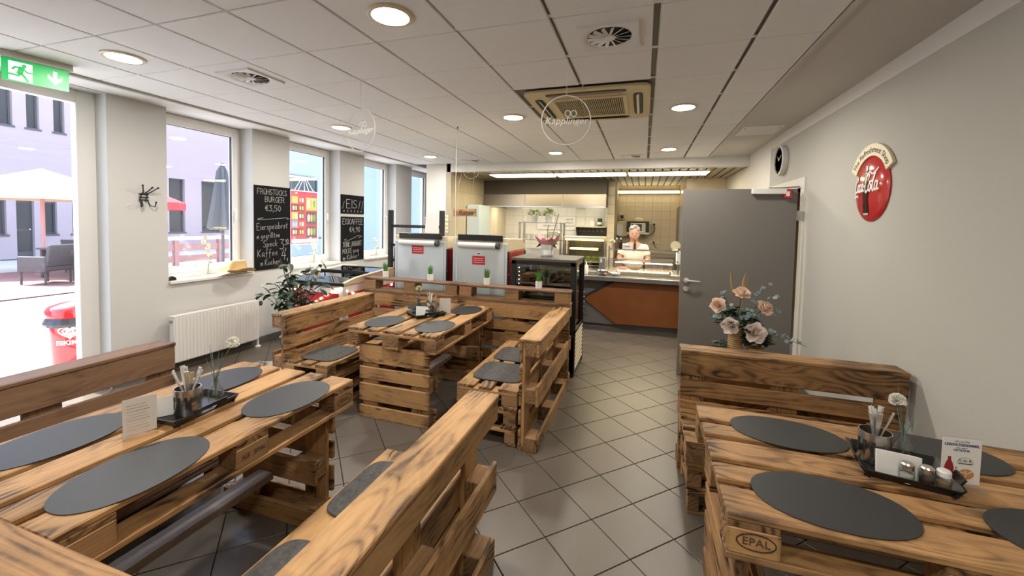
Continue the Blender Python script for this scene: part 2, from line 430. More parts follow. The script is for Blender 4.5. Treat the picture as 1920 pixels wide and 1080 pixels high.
# ceiling: slab, tiles hung in rows, soffits left and right
ceil = struct(G().box(-4.95, 1.75, YN - .2, 9.5, ZC + .022, ZC + .16).build('ceiling', 'grid_metal'))
COLS = [-4.27] + [-3.786 + .545 * k for k in range(9)] + [.92]
ROWS = [1.6525 + .545 * k for k in range(-3, 11)]; ROWS[-1] = YB
for a in range(len(COLS) - 1):
    for b in range(len(ROWS) - 1):
        x0, x1, y0, y1 = COLS[a], COLS[a + 1], ROWS[b], ROWS[b + 1]
        if x0 > -1.1 and x1 < .06 and y0 > 3.2 and y1 < 4.45: continue
        wide = .019 if a in (7, 8) else .008
        piece(ceil, 'ceiling_tile', ((x0 + x1) / 2, (y0 + y1) / 2, ZC + .011), (x1 - x0 - 2 * wide, y1 - y0 - .008, .022), 'ceiling_tile', .003)
for b in range(len(ROWS) - 1):
    piece(ceil, 'grid_rail', ((COLS[0] + COLS[-1]) / 2, ROWS[b], ZC + .017), (COLS[-1] - COLS[0], .03, .006), 'rail_white', 0)
for x in (COLS[7], COLS[8], COLS[9]):
    for s_ in (1,): piece(ceil, 'grid_rail', (x + .0165, (ROWS[0] + YB) / 2, ZC + .009), (.003, YB - ROWS[0], .018), 'rail_white', 0)
G().box(COLS[0], COLS[-1], YN, ROWS[0], ZC, ZC + .022).build('ceiling_panel', 'ceiling_tile', ceil)
sofL = struct(G().box(-4.95, -4.30, YN, 9.5, ZC - .004, ZC + .021).build('trim_1', 'plaster'))
G().box(-4.305, -4.27, YN, 7.6, ZC - .020, ZC + .021).build('edge_profile', 'plaster_grey', sofL)
sofR = struct(G().box(.95, XR + .1, YN, YB, ZC + .012, ZC + .021).build('trim_2', 'plaster_grey'))
G().box(.921, .95, YN, YB, ZC - .006, ZC + .021).build('edge_profile', 'plaster_grey', sofR)
hatch = tag(G().box(1.0, 1.40, 5.12, 5.58, ZC + .004, ZC + .0125).build('ceiling_hatch', 'plaster', bevel=.002), 'flush square access hatch in the plaster ceiling near the clock', 'hatch')
for x, y in ((1.03, 5.2), (1.37, 5.2)): G().cyl((x, y, ZC + .001), (x, y, ZC + .006), .009, n=10).build('latch', 'grid_metal', hatch)

# left wall with door opening and four windows
WIN = [(2.91, 3.87), (4.43, 5.41), (6.005, 6.97), (7.53, 8.50)]
DOOR = (.75, 2.42)
SILL = .90
g = G(); XO = -4.98
prev = YN
segs = [(YN, DOOR[0])] + [(DOOR[1], WIN[0][0]), (WIN[0][1], WIN[1][0]), (WIN[1][1], WIN[2][0]), (WIN[2][1], WIN[3][0]), (WIN[3][1], 9.5)]
for a, b in segs: g.box(XO, XL, a, b, 0, ZC)
for a, b in WIN: g.box(XO, XL, a, b, 0, SILL)
g.box(XO, XL, *DOOR, 2.69, ZC + .02)
wl = struct(g.build('wall_left', 'plaster_pier'))
g = G()
for a, b in segs[1:]: g.box(XL, XL + .012, a + .0, b, 0, .085)
g2 = G()
for a, b in WIN: g2.box(XL, XL + .012, a, b, 0, .085)
g.add(g2.v, g2.f); struct(g.build('baseboard_left', 'skirting'))
def frame_rect(g, x0, x1, a, b, z0, z1, t):
    g.box(x0, x1, a, a + t, z0, z1); g.box(x0, x1, b - t, b, z0, z1); g.box(x0, x1, a + t, b - t, z0, z0 + t); g.box(x0, x1, a + t, b - t, z1 - t, z1)
for k, (a, b) in enumerate(WIN):
    xf = XL - .20
    g = G(); frame_rect(g, xf - .07, xf, a, b, SILL + .03, 2.69, .055)
    w = struct(g.build('window_%d' % (k + 1), 'pvc', bevel=.004))
    g = G(); frame_rect(g, xf - .055, xf + .015, a + .05, b - .05, SILL + .085, 2.64, .062); sash = g.build('sash', 'pvc', w, bevel=.005)
    G().box(xf - .03, xf - .022, a + .112, b - .112, SILL + .147, 2.578).build('pane', 'pane', w)
    g = G(); frame_rect(g, xf - .034, xf - .004, a + .106, b - .106, SILL + .141, 2.584, .010); g.build('seal', 'rubber', w)
    g = G().box(xf - .004, xf + .014, b - .10, b - .085, 1.66, 1.70); g.cyl((xf + .015, b - .092, 1.68), (xf + .05, b - .092, 1.68), .009, n=8); g.box(xf + .045, xf + .06, b - .103, b - .081, 1.58, 1.69); g.build('handle', 'pvc', w, bevel=.003)
    G().box(xf - .002, XL + .03, a + .003, b - .003, SILL - .0, SILL + .032).build('sill', 'white_paint', w, bevel=.004)
# entrance: white frame with a tall glazed leaf
xf = XL - .15
g = G(); g.box(xf - .08, xf, DOOR[0], DOOR[0] + .12, 0, 2.69); g.box(xf - .08, xf, 2.285, DOOR[1], 0, 2.69); g.box(xf - .08, xf, DOOR[0] + .12, 2.285, 2.58, 2.69); g.box(xf - .08, xf, DOOR[0] + .12, 2.285, 0, .03)
d1 = struct(g.build('door_1', 'pvc', bevel=.004))
G().box(xf - .045, xf - .035, DOOR[0] + .12, 2.285, .03, 2.58).build('pane', 'pane', d1)
# right wall with its white top band and the doorway to the kitchen passage
DO = (4.86, 5.90)
g = G().box(XR, XR + .14, YN, DO[0], 0, 2.60); g.box(XR, XR + .14, DO[0], DO[1], 2.02, 2.60); g.box(XR, XR + .14, DO[1], 6.0, 0, 2.60)
wr = struct(g.build('wall_right', 'wall_paint'))
G().box(XR - .002, XR + .14, YN, 6.0, 2.60, ZC + .015).build('top_band', 'white_paint', wr)
G().box(XR - .004, XR + .14, 6.0, 9.0, 0, ZC + .015).build('white_end', 'white_paint', wr)
struct(G().box(XR - .012, XR, YN, DO[0] - .12, 0, .085).build('baseboard_right', 'skirting'))
# passage behind the doorway
struct(G().box(2.7, 2.8, 4.2, 6.6, 0, 2.4).box(XR + .14, 2.8, 4.1, 4.2, 0, 2.4).box(XR + .14, 2.8, 6.6, 6.7, 0, 2.4).box(XR + .14, 2.8, 4.1, 6.7, 2.4, 2.5).build('wall_passage', 'wall_tile_beige'))
# wall behind the camera
struct(G().box(-4.95, XR + .14, YN - .14, YN, 0, ZC).build('wall_near', 'plaster'))
# doorway casing + open grey door leaf
g = G(); c = XR - .016
g.box(c, XR + .15, DO[0] - .10, DO[0], 0, 2.12); g.box(c, XR + .15, DO[1], DO[1] + .10, 0, 2.12); g.box(c, XR + .15, DO[0], DO[1], 2.02, 2.12)
d2 = struct(g.build('door_2', 'white_paint', bevel=.003))
leaf = G().box(.385, 1.425, 4.735, 4.778, .012, 2.0).build('leaf', 'door_grey', d2, bevel=.002)
g = G()
for z in (1.735, .25): g.cyl((1.445, 4.755, z - .05), (1.445, 4.755, z + .05), .011, n=10); g.box(1.42, 1.475, 4.75, 4.76, z - .045, z + .045); g.box(1.44, 1.49, 4.755, 4.765, z - .045, z + .045)
g.build('hinge', 'steel', leaf)
g = G().cyl((.448, 4.735, 1.035), (.448, 4.722, 1.035), .027, n=18).cyl((.448, 4.728, 1.035), (.448, 4.685, 1.035), .010, n=10).tube([(.448, 4.687, 1.035), (.50, 4.683, 1.034), (.575, 4.685, 1.03)], .010, 8)
g.build('handle', 'handle_metal', leaf, smooth=True)
G().cyl((.447, 4.735, .945), (.447, 4.724, .945), .027, n=18).cyl((.447, 4.726, .945), (.447, 4.721, .945), .010, n=10).build('key_rosette', 'handle_metal', leaf, smooth=True)
G().box(1.02, 1.32, 4.685, 4.735, 1.945, 2.0).build('closer', 'white_paint', leaf, bevel=.004)
G().box(1.30, 1.36, 4.69, 4.735, 1.91, 1.995).build('closer_tag', 'red_print', leaf)
G().box(1.315, 1.345, 4.688, 4.691, 1.925, 1.97).build('tag_label', 'paper', leaf)
G().tube([(1.17, 4.71, 2.003), (1.30, 4.80, 2.012), (1.475, 4.86, 2.03)], .008, 6).build('closer_arm', 'steel_dull', leaf)

# ------------------------------------------------------------------ kitchen shell
KZ = 2.55; KY = 10.4; XK = -3.52
beam = struct(G().box(-3.6, XR - .004, YB, YB + .14, KZ - .005, ZC + .02).build('trim_3', 'white_paint'))
nib = struct(G().box(-4.04, -3.62, YB, YB + .12, 0, ZC).build('wall_nib', 'white_paint'))
kl = struct(G().box(-3.62, XK - .006, YB + .0, KY, 0, ZC).build('wall_kitchen_left', 'tile_grout'))
kb = struct(G().box(-3.62, XR + .1, KY + .006, KY + .12, 0, ZC).build('wall_back', 'tile_grout'))
kr = struct(G().box(.78, XR + .1, 8.9, KY, 0, ZC).build('wall_kitchen_right', 'wall_tile_beige'))
ce = struct(G().box(-4.95, -3.62, 9.4, 9.5, 0, ZC).build('wall_corridor_end', 'white_paint'))
# wall tiles, set one by one
def wall_tiles(parent, u0, u1, w0, w1, t, fn, m, uo=0., wo=0., skip=None):
    u = u0 + uo
    while u < u1 - .02:
        ua, ub = max(u, u0), min(u + t, u1); w = w0 + wo
        while w < w1 - .02:
            wa, wb = max(w, w0), min(w + t, w1)
            if not (skip and skip((ua + ub) / 2, (wa + wb) / 2)): fn(parent, ua, ub, wa, wb, m)
            w += t
        u += t
def tile_back(p, a, b, c, d, m): piece(p, 'wall_tile', ((a + b) / 2, KY + .002, (c + d) / 2), (b - a - .004, .009, d - c - .004), m, .001)
def tile_left(p, a, b, c, d, m): piece(p, 'wall_tile', (XK - .004, (a + b) / 2, (c + d) / 2), (.009, b - a - .004, d - c - .004), m, .001)
wall_tiles(kb, -3.52, -.70, .85, 2.30, .235, tile_back, 'wall_tile')
wall_tiles(kb, -.62, .80, .95, 2.55, .2, tile_back, 'wall_tile_beige')
wall_tiles(kl, YB, KY, 1.0, 2.65, .30, tile_left, 'wall_tile_beige')
colm = struct(G().box(-.765, -.615, 9.2, KY, 0, KZ).build('wall_pillar', 'tile_grout'))
for k in range(9): piece(colm, 'wall_tile', (-.69, 9.196, 1.0 + .2 * k - .06), (.148, .009, .194), 'wall_tile_beige', .001)
# slatted kitchen ceiling
kc = struct(G().box(-3.62, XR + .1, YB + .14, KY, KZ + .02, KZ + .14).build('ceiling_kitchen', 'print_black'))
x = -3.5
while x < 1.45:
    piece(kc, 'slat', (x + .055, (YB + .14 + KY) / 2, KZ + .01), (.105, KY - YB - .14, .016), 'slat', .002); x += .135
def fluo(x0, x1, y0, y1, z, label, grp):
    t = thing('ceiling_light', label, 'light', ((x0 + x1) / 2, (y0 + y1) / 2, z), group=grp)
    w, d = (x1 - x0) / 2, (y1 - y0) / 2
    G().box(-w, w, -d, d, .012, .03).build('housing', 'white_paint', t)
    G().box(-w + .012, w - .012, -d + .012, d - .012, 0, .012).build('diffuser', 'tube_glow', t)
fluo(-2.90, -1.66, 7.52, 8.0, KZ - .03, 'long lit ceiling panel above the hood, leftmost of three', 'kitchen ceiling panels')
fluo(-1.62, -.34, 7.55, 8.03, KZ - .03, 'long lit ceiling panel between the two other kitchen panels', 'kitchen ceiling panels')
fluo(-.30, 1.02, 7.58, 8.06, KZ - .03, 'long lit ceiling panel in front of the slats, rightmost of three', 'kitchen ceiling panels')
t = thing('tube_light', 'bare lit tube light high on the beige tiled wall', 'light', (0, 10.25, 2.39))
for a, b in ((-.61, -.585), (-.56, -.38), (-.345, .74)): G().cyl((a, 0, 0), (b, 0, 0), .028, n=10).build('tube', 'tube_glow', t)
G().box(-.62, .76, .03, .13, -.03, .04).build('batten', 'cream', t)
# ------------------------------------------------------------------ pallet furniture
def mapper(axis, u0, v0, vdir):
    """u runs along the pallet, v through its thickness, w up; returns a placing function"""
    def put(E, name, ua, ub, va, vb, wa, wb, m, bev=.003, jit=.0015):
        if axis == 'y': c = (v0 + vdir * (va + vb) / 2, u0 + (ua + ub) / 2, (wa + wb) / 2); d = (abs(vb - va), ub - ua, wb - wa)
        else: c = (u0 + (ua + ub) / 2, v0 + vdir * (va + vb) / 2, (wa + wb) / 2); d = (ub - ua, abs(vb - va), wb - wa)
        L = E.location
        return piece(E, name, (c[0] - L.x, c[1] - L.y, c[2] - L.z), d, m, bev, jit)
    return put
def stand_pallet(E, put, L=1.2, H=.778, m='wood', cap='wood', capname='cap_board', outer=True):
    for a, b in ((0, .145), (.185, .285), (.32, .465), (.5, .6), (H - .145, H)): put(E, 'back_board', 0, L, 0, .022, a, b, m)
    for a, b in ((0, .145), (L / 2 - .0725, L / 2 + .0725), (L - .145, L)):
        put(E, 'upright', a, b, .022, .044, 0, H, m)
        for c, d in ((0, .1), (.345, .445), (H - .1, H)): put(E, 'block', a, b, .044, .122, c, d, 'block')
    if outer:
        for c, d in ((0, .1), (.33, .475), (H - .1, H)): put(E, 'outer_board', 0, L, .122, .144, c, d, m)
    if cap: put(E, capname, -.004, L + .004, -.004, .149, H, H + .022, cap, .004)
def seat_stack(E, put, L=1.2, D=.46, top=.42, m='wood'):
    n = 3; h = top / n
    for k in range(n):
        z = k * h; j = 0 if k == n - 1 else (.012 if k == 1 else .02)
        for a, b in ((0, .13), (.17, .27), (.32, D)): put(E, 'seat_board', j, L - j, a + j * .5, b - j * .5, z + h - .022, z + h, m)
        for a, b in ((0, .1), (L / 2 - .05, L / 2 + .05), (L - .1, L)):
            put(E, 'stringer_board', a + j, b - j, j, D - j, z + h - .043, z + h - .022, m)
            for c, d in ((0, .12), (D - .12, D)): put(E, 'block', a + j, b - j, c + j, d - j, z + .022, z + h - .043, 'block')
        for c, d in ((0, .1), (D - .1, D)): put(E, 'runner_board', j, L - j, c + j, d - j * .5, z, z + .021, m)
def table(name, label, axis, u0, v0, m='wood', L=1.2, W=.8, zt=.744, rail=True):
    """deck boards along u; two upright pallet pieces as legs"""
    loc = (v0 + W / 2, u0 + L / 2, 0) if axis == 'y' else (u0 + L / 2, v0 + W / 2, 0)
    E = thing(name, label, 'table', loc); put = mapper(axis, u0, v0, 1)
    for a, b in ((0, .145), (.19, .29), (.3275, .4725), (.51, .61), (.655, .8)): put(E, 'deck_board', 0, L, a, b, zt - .022, zt, m, .004)
    for a, b in ((0, .145), (.5275, .6725), (1.055, 1.2)):
        put(E, 'stringer_board', a, b, .002, W - .002, zt - .044, zt - .022, m)
        for c, d in ((0, .1), (.3275, .4725), (.7, .8)): put(E, 'block', a, b, c, d, zt - .122, zt - .044, 'block' if (a, c) != (0, 0) else 'wood')
    for c, d in ((0, .1), (.3275, .4725), (.7, .8)): put(E, 'runner_board', 0, L, c, d, zt - .144, zt - .122, m)
    LW = .64; s0 = (W - LW) / 2; H = zt - .144
    for side in (0, 1):
        f = (lambda a, b: (.045 + a, .045 + b)) if side == 0 else (lambda a, b: (L - .045 - b, L - .045 - a))
        for a, b in ((0, .1), (.14, .282), (.318, .418), (.455, H)): put(E, 'leg_board', *f(0, .022), s0, s0 + LW, a, b, m, .004)
        for c, d in ((s0 + .02, s0 + .165), (s0 + LW - .165, s0 + LW - .02)):
            put(E, 'leg_upright', *f(.022, .044), c, d, .005, H, m)
            for a, b in ((.0, .1), (.25, .35)): put(E, 'block', *f(.044, .122), c, d, a, b, 'block')
        put(E, 'leg_board', *f(.122, .144), s0, s0 + LW, 0, .1, m); put(E, 'leg_board', *f(.122, .144), s0, s0 + LW, .24, .36, m)
    if rail: put(E, 'foot_rail', .19, L - .19, W / 2 - .05, W / 2 + .05, .225, .262, 'wood_grey', .004)
    return E
def stamp(E, loc, rot, w=.105, s=.032, body='EPAL', m='brown_band', tilt=0):
    pts = ellipse(0, 0, w / 2, w / 4.1, 24)
    g = G(); g.ribbon(pts + [pts[0]], .0035, 0, .0006); o = g.build('stamp_ring', m, E, loc=loc, rot=rot)
    if body: text(body, s, m, o, 'stamp_letters', ext=.0004, loc=(0, 0, .0004), spacing=1.05)
    return o

# left booth
A = table('pallet_table', 'long pallet table with four grey oval mats beside the entrance door', 'y', .63, -2.27)
stamp(A, (.401, .53, .66), FACE_RIGHT)
text('AIT  EPAL', .026, 'brown_band', A, 'stamp_letters', (.4012, .0, .662), rot=FACE_RIGHT)
stamp(A, (.30, .055, .66), FACE_RIGHT)
E = thing('pallet_bench', 'pallet bench coloured darker for backlight, its back to the bright entrance door', 'bench', (-2.75, 1.2, 0)); put = mapper('y', .61, -2.825, -1)
stand_pallet(E, put, m='wood_brown', cap='wood_brown'); seat_stack(E, mapper('y', .61, -2.375, -1), m='wood_brown')  # same wood as the other benches, backlight shade put into a darker colour
E = thing('pallet_bench', 'pallet bench with long pale capping board crossing the lower middle foreground', 'bench', (-.95, 1.2, 0)); put = mapper('y', .60, -.771, 1)
stand_pallet(E, put); seat_stack(E, mapper('y', .60, -1.235, 1))
E = thing('pallet_screen', 'low pallet screen with swirling grain cap at the bottom left corner', 'screen', (-1.4, .5, 0)); put = mapper('x', -1.98, .585, -1)
stand_pallet(E, put, cap='wood_char')
# middle booth
B = table('pallet_table', 'pallet table with upright pallet leg facing the aisle, laid with four oval mats', 'y', 2.725, -2.25)
stamp(B, (.401, -.547, .665), FACE_RIGHT, .09, .028)
E = thing('pallet_bench', 'pallet bench in front of the leafy green plant and red chest freezer', 'bench', (-2.65, 3.25, 0)); put = mapper('y', 2.66, -2.825, -1)
stand_pallet(E, put, m='wood_char', cap='wood'); seat_stack(E, mapper('y', 2.66, -2.39, -1)); stamp(E, (.262, -.545, .37), FACE_RIGHT, .085, .026)
E = thing('pallet_bench', 'pallet bench with open shelves on its outer side next to the tiled aisle', 'bench', (-.95, 3.33, 0)); put = mapper('y', 2.73, -.80, 1)
stand_pallet(E, put); seat_stack(E, mapper('y', 2.73, -1.275, 1), D=.468)
for k, (x0, lab) in enumerate(((-3.07, 'low pallet screen behind the middle table, the half nearer the window'), (-1.868, 'low pallet screen behind the middle table, the half nearer the glass fridge'))):
    E = thing('pallet_screen', lab, 'screen', (x0 + .6, 4.05, 0)); put = mapper('x', x0, 3.99, 1); stand_pallet(E, put, cap=None)
for k, (x0, lab) in enumerate(((-3.055, 'narrow pallet strip shelf holding two grass pots on the window half of the screen'), (-1.865, 'narrow pallet strip shelf holding two grass pots in front of the glass fridge'))):
    E = thing('pallet_shelf', lab, 'shelf', (x0 + .6, 4.06, .778)); put = mapper('x', x0, 3.985, 1)
    L = 1.19 if k == 0 else 1.2
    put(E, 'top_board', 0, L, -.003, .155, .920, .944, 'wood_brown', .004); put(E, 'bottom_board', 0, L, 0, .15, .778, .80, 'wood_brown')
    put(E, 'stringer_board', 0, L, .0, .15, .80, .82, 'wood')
    for a, b in ((.01, .155), (L / 2 - .0725, L / 2 + .0725), (L - .155, L - .01)): put(E, 'block', a, b, 0, .145, .82, .92, 'block')
# right booth
C = table('pallet_table', 'pallet table pushed against the grey wall under the round red sign', 'x', .27, 1.365, m='wood_char', rail=False)
stamp(C, (-.52, -.401, .668), FACE_CAM, .105, .034)
E = thing('pallet_bench', 'pallet bench with boldly grained scorched back below the rose bouquet', 'bench', (.87, 2.7, 0)); put = mapper('x', .262, 2.895, 1)
stand_pallet(E, put, m='wood_char', cap='wood_char'); seat_stack(E, mapper('x', .262, 2.43, 1), m='wood_char')

# felt seat pads and oval place mats
def pad(x, y, z, w, d, label, rz=0.):
    o = G().prism(ellipse(0, 0, w / 2, d / 2, 32, 5.), 0, .010).build('seat_pad', 'felt', loc=(x, y, z), rot=(0, 0, rz), bevel=.003)
    return tag(o, label, 'cushion', 'felt seat pads')
pad(-2.60, 2.93, .4205, .36, .40, 'grey felt pad on the bench before the leafy plant, nearer one', .03)
pad(-2.60, 3.62, .4205, .36, .40, 'grey felt pad on the bench before the leafy plant, partly hidden behind the table')
pad(-1.03, 3.05, .4205, .40, .40, 'grey felt pad on the shelf-sided bench, nearer one', .02)
pad(-1.03, 3.50, .4205, .40, .38, 'grey felt pad on the shelf-sided bench, half hidden by its cap board')
pad(-1.02, 1.50, .4205, .40, .40, 'grey felt pad left of the long capping board, upper one', .02)
pad(-1.02, .97, .4205, .40, .40, 'grey felt pad at the bottom edge left of the long capping board')
def place_mat(x, y, w, d, label, rz=0., z=.7445):
    o = G().prism(ellipse(0, 0, w / 2, d / 2, 48, 2.15), 0, .003).build('place_mat', 'mat_grey', loc=(x, y, z), rot=(0, 0, rz))
    return tag(o, label, 'place mat', 'oval table mats')
place_mat(-1.605, .905, .30, .44, 'grey oval mat at the front edge of the entrance table, nearer the camera', .06)
place_mat(-1.60, 1.525, .29, .42, 'grey oval mat at the far right corner of the entrance table', -.02)
place_mat(-2.105, .93, .29, .44, 'sunlit lilac-looking oval mat beside the dark bench back on the entrance table', .02)
place_mat(-2.09, 1.56, .28, .42, 'grey oval mat behind the flower bottle on the entrance table')
place_mat(-2.075, 2.985, .29, .40, 'dark oval mat at the near left corner of the middle table', .04)
place_mat(-1.60, 2.995, .29, .40, 'dark oval mat at the near right corner of the middle table', -.03)
place_mat(-1.62, 3.665, .28, .40, 'dark oval mat at the far right corner of the middle table')
place_mat(-2.10, 3.68, .28, .40, 'dark oval mat behind the flower bottle on the middle table')
place_mat(.60, 1.985, .42, .27, 'black oval mat at the far left corner of the wall-side table', -.05)
place_mat(.59, 1.525, .44, .29, 'black oval mat nearest the stamped corner block of the wall-side table', .0)
place_mat(1.215, 1.55, .44, .29, 'black oval mat cut by the right picture edge on the wall-side table')
place_mat(1.115, 2.02, .42, .27, 'black oval mat behind the price card on the wall-side table', -.05)
# ------------------------------------------------------------------ courtyard outside
struct(G().box(-40, -4.98, -25, 40, -.20, -.03).build('floor_courtyard', 'paving'))
deck = struct(G().box(-16.2, -11.2, 3.6, 9.6, -.03, -.012).build('floor_deck', 'decking'))
for k in range(24): piece(deck, 'plank', (-16.1 + .2083 * k + .1, 6.6, -.006), (.195, 6.0, .012), 'decking', 0)
def facade_window(E, x, y0, y1, z0, z1, name='window'):
    w = G().box(x - .02, x + .02, y0 + .03, y1 - .03, z0 + .03, z1 - .03).build(name, 'facade_window', E)
    g = G(); frame_rect(g, x - .02, x + .05, y0, y1, z0, z1, .05); g.build('frame', 'facade_frame', w)
    G().box(x - .02, x + .20, y0 - .05, y1 + .05, z0 - .07, z0).build('ledge', 'facade_frame', w)
    return w
bl = thing('building', 'pale lilac building with rows of dark windows across the courtyard', 'building', (-20.5, 8, 0))
g = G(); XF = -.15
g.box(-3, XF, -34, 20, 0, 9.2); g.build('wall', 'facade', bl)
g = G(); ops = []
UP = [(-3.6, -3.2), (-2.3, -1.9), (-1.25, -.85), (-.2, .15), (.48, .80), (1.17, 1.47), (1.9, 2.2)]
LO = [(-2.2, -1.8), (-1.1, -.7), (-.42, -.06), (.86, 1.2), (1.62, 1.95), (4.95, 5.63), (6.39, 7.34), (8.2, 9.1)]
# facade skin with openings: bands between the openings
def skin(xa, xb, z0, z1, spans, ya, yb):
    y = ya
    for a, b in sorted(spans): g.box(xa, xb, y, a, z0, z1); y = b
    g.box(xa, xb, y, yb, z0, z1)
g.box(XF, .05, -34, 20, 6.15, 9.2); skin(XF, .05, 4.55, 6.15, UP, -34, 20); g.box(XF, .05, -34, 20, 3.3, 4.55)
skin(XF, .05, 2.1, 3.3, [s for s in LO if s[0] > 4], -34, 20)
skin(XF, .05, .85, 2.1, LO + [(.167, .608)], -34, 20); skin(XF, .05, 0, .85, [(.167, .608)], -34, 20)
g.build('plaster_face', 'facade', bl)
for a, b in UP: facade_window(bl, XF + .02, a, b, 4.55, 6.15)
for a, b in LO: facade_window(bl, XF + .02, a, b, .85, 2.0 if a < 4 else 3.3)
dd = G().box(XF, XF + .05, .167, .608, 0, 2.1).build('door', 'facade_frame', bl)
G().box(XF + .05, XF + .07, .22, .56, .25, .95).build('door_panel', 'facade_window', dd); G().box(XF + .05, XF + .07, .22, .56, 1.05, 1.95).build('door_pane', 'facade_window', dd); G().box(XF + .07, XF + .12, .50, .54, 1.0, 1.04).build('handle', 'steel', dd)
wg = thing('building', 'bluish white building wing seen through the farther windows', 'building', (-12, 18, 0))
G().box(-1.4, 0, -7.4, 16, 0, 8.5).build('wall', 'facade_pale', wg); facade_window(wg, .02, -6.5, -5.25, .9, 3.15); facade_window(wg, .02, -6.0, -5.0, 5.2, 6.8)
def parasol(x, y, zr, za, rad, m, label, sides=8, pole='pole_pink'):
    t = thing('parasol', label, 'parasol', (x, y, 0))
    vs_ = [(0, 0, za)] + [(rad * math.cos(2*math.pi*k/sides + .4), rad * math.sin(2*math.pi*k/sides + .4), zr) for k in range(sides)]
    fs = [(0, 1 + k, 1 + (k + 1) % sides) for k in range(sides)]
    vs2 = [(a, b, c - .02) for a, b, c in vs_]
    c = G().add(vs_, fs).add(vs2, [f[::-1] for f in fs]).build('canopy', m, t)
    g = G()
    for k in range(sides):
        a, b = vs_[1 + k], vs_[1 + (k + 1) % sides]
        g.add([a, b, (b[0], b[1], zr - .2), (a[0], a[1], zr - .2)], [(0, 1, 2, 3)])
    g.build('valance', m, c)
    g = G()
    for k in range(sides): g.cyl((0, 0, zr + .05), vs2[1 + k], .012, n=5)
    g.build('rib', 'cream', t)
    G().cyl((0, 0, -.01), (0, 0, za), .045, n=10).build('pole', pole, t); G().box(-.35, .35, -.35, .35, -.012, .06).build('base', 'paving', t)
parasol(-16, 6.9, 2.16, 2.84, 1.9, 'parasol_cream', 'open cream parasol with pink pole over the wicker armchairs')
parasol(-12.5, 7.3, 1.95, 2.35, .9, 'parasol_red', 'open red parasol seen through the nearest window')
t = thing('parasol', 'closed grey parasol hanging folded outside the nearest window', 'parasol', (-7.5, 5.66, 0))
n = 14; vs_ = []; fs = []
for z, r in ((2.55, .03), (2.45, .07), (1.9, .13), (1.4, .19), (1.36, .15)):
    for k in range(n):
        q = 2*math.pi*k/n; rr = r * (1 + (.3 if k % 2 else -.25)); vs_.append((rr*math.cos(q), rr*math.sin(q), z))
fs = [(i*n+k, i*n+(k+1)%n, (i+1)*n+(k+1)%n, (i+1)*n+k) for i in range(4) for k in range(n)]
G().add(vs_, fs).build('folded_canopy', 'parasol_grey', t); G().cyl((0, 0, -.03), (0, 0, 2.6), .025, n=10).build('pole', 'parasol_grey', t); G().lathe([(.3, -.03), (.3, .03), (.06, .06)], n=16).build('base', 'parasol_grey', t)
def armchair(x, y, rz, label):
    t = thing('wicker_chair', label, 'chair', (x, y, -.0), (0, 0, rz), 'courtyard armchairs')
    G().prism_y([(-.29, .30), (.29, .30), (.29, .42), (-.29, .42)], -.29, .29).build('seat', 'wicker', t, bevel=.02)
    g = G().prism_x([(.22, .40), (.30, .40), (.40, .90), (.33, .90)], -.29, .29); g.build('backrest', 'wicker', t, bevel=.02)
    for s_ in (-1, 1):
        G().box(s_*.29 - .035, s_*.29 + .035, -.30, .30, .28, .64).build('arm', 'wicker', t, bevel=.02)
        for yy in (-.26, .26): G().cyl((s_*.27, yy, 0), (s_*.27, yy, .3), .02, n=8).build('leg', 'wicker', t)
    G().box(-.25, .25, -.27, .22, .42, .47).build('cushion', 'cushion_red', t, bevel=.02)
armchair(-12.95, 5.62, R(-70), 'brown wicker armchair nearest the entrance door outside')
armchair(-14.75, 7.2, R(-160), 'brown wicker armchair behind the courtyard table, beside the pole')
armchair(-12.0, 6.05, R(60), 'brown wicker armchair cut off by the entrance frame')
t = thing('garden_table', 'dark wicker table between the courtyard armchairs', 'table', (-13.5, 6.45, 0))
G().box(-.75, .75, -.45, .45, .70, .74).build('table_top', 'wicker', t, bevel=.01)
for a in (-.65, .65):
    for b in (-.36, .36): G().box(a - .04, a + .04, b - .04, b + .04, 0, .70).build('leg', 'wicker', t)
# red litter bin with white lettering
t = thing('litter_bin', 'red litter bin with black bag and white lettering outside the entrance', 'bin', (-5.9, 2.76, -.03))
body = G().lathe([(.165, 0), (.178, .05), (.19, .46), (.185, .47)], n=28).build('body', 'red_gloss', t, smooth=True)
G().lathe([(.19, .455), (.225, .44), (.232, .47), (.205, .53), (.19, .53)], n=22).build('bag', 'bin_bag', t)
G().lathe([(.205, .53), (.215, .54), (.215, .60), (.19, .64), (.10, .675), (0, .69)], n=28).build('lid', 'red_gloss', t, smooth=True)
def wrap(o, r, ang, z):
    for v in o.data.vertices:
        a = ang + v.co.x / r; rr = r + v.co.z; zz = z + v.co.y
        v.co = (rr * math.cos(a), rr * math.sin(a), zz)
tx = text('ESKIMO', .064, 'paint_white', body, ext=.001, offset=.002); wrap(tx, .191, R(-33), .27); 
g = G()
for sc_ in (1., .62, .3):
    pts = []
    for k in range(33):
        q = 2*math.pi*k/32; pts.append((.078*sc_*(math.sin(q)**3)*1.15, .0042*sc_*(13*math.cos(q)-5*math.cos(2*q)-2*math.cos(3*q)-math.cos(4*q)) + .01))
    g.ribbon(pts, .013, 0)
lg = g.build('heart_mark', 'paint_white', body); wrap(lg, .191, R(-33), .375)
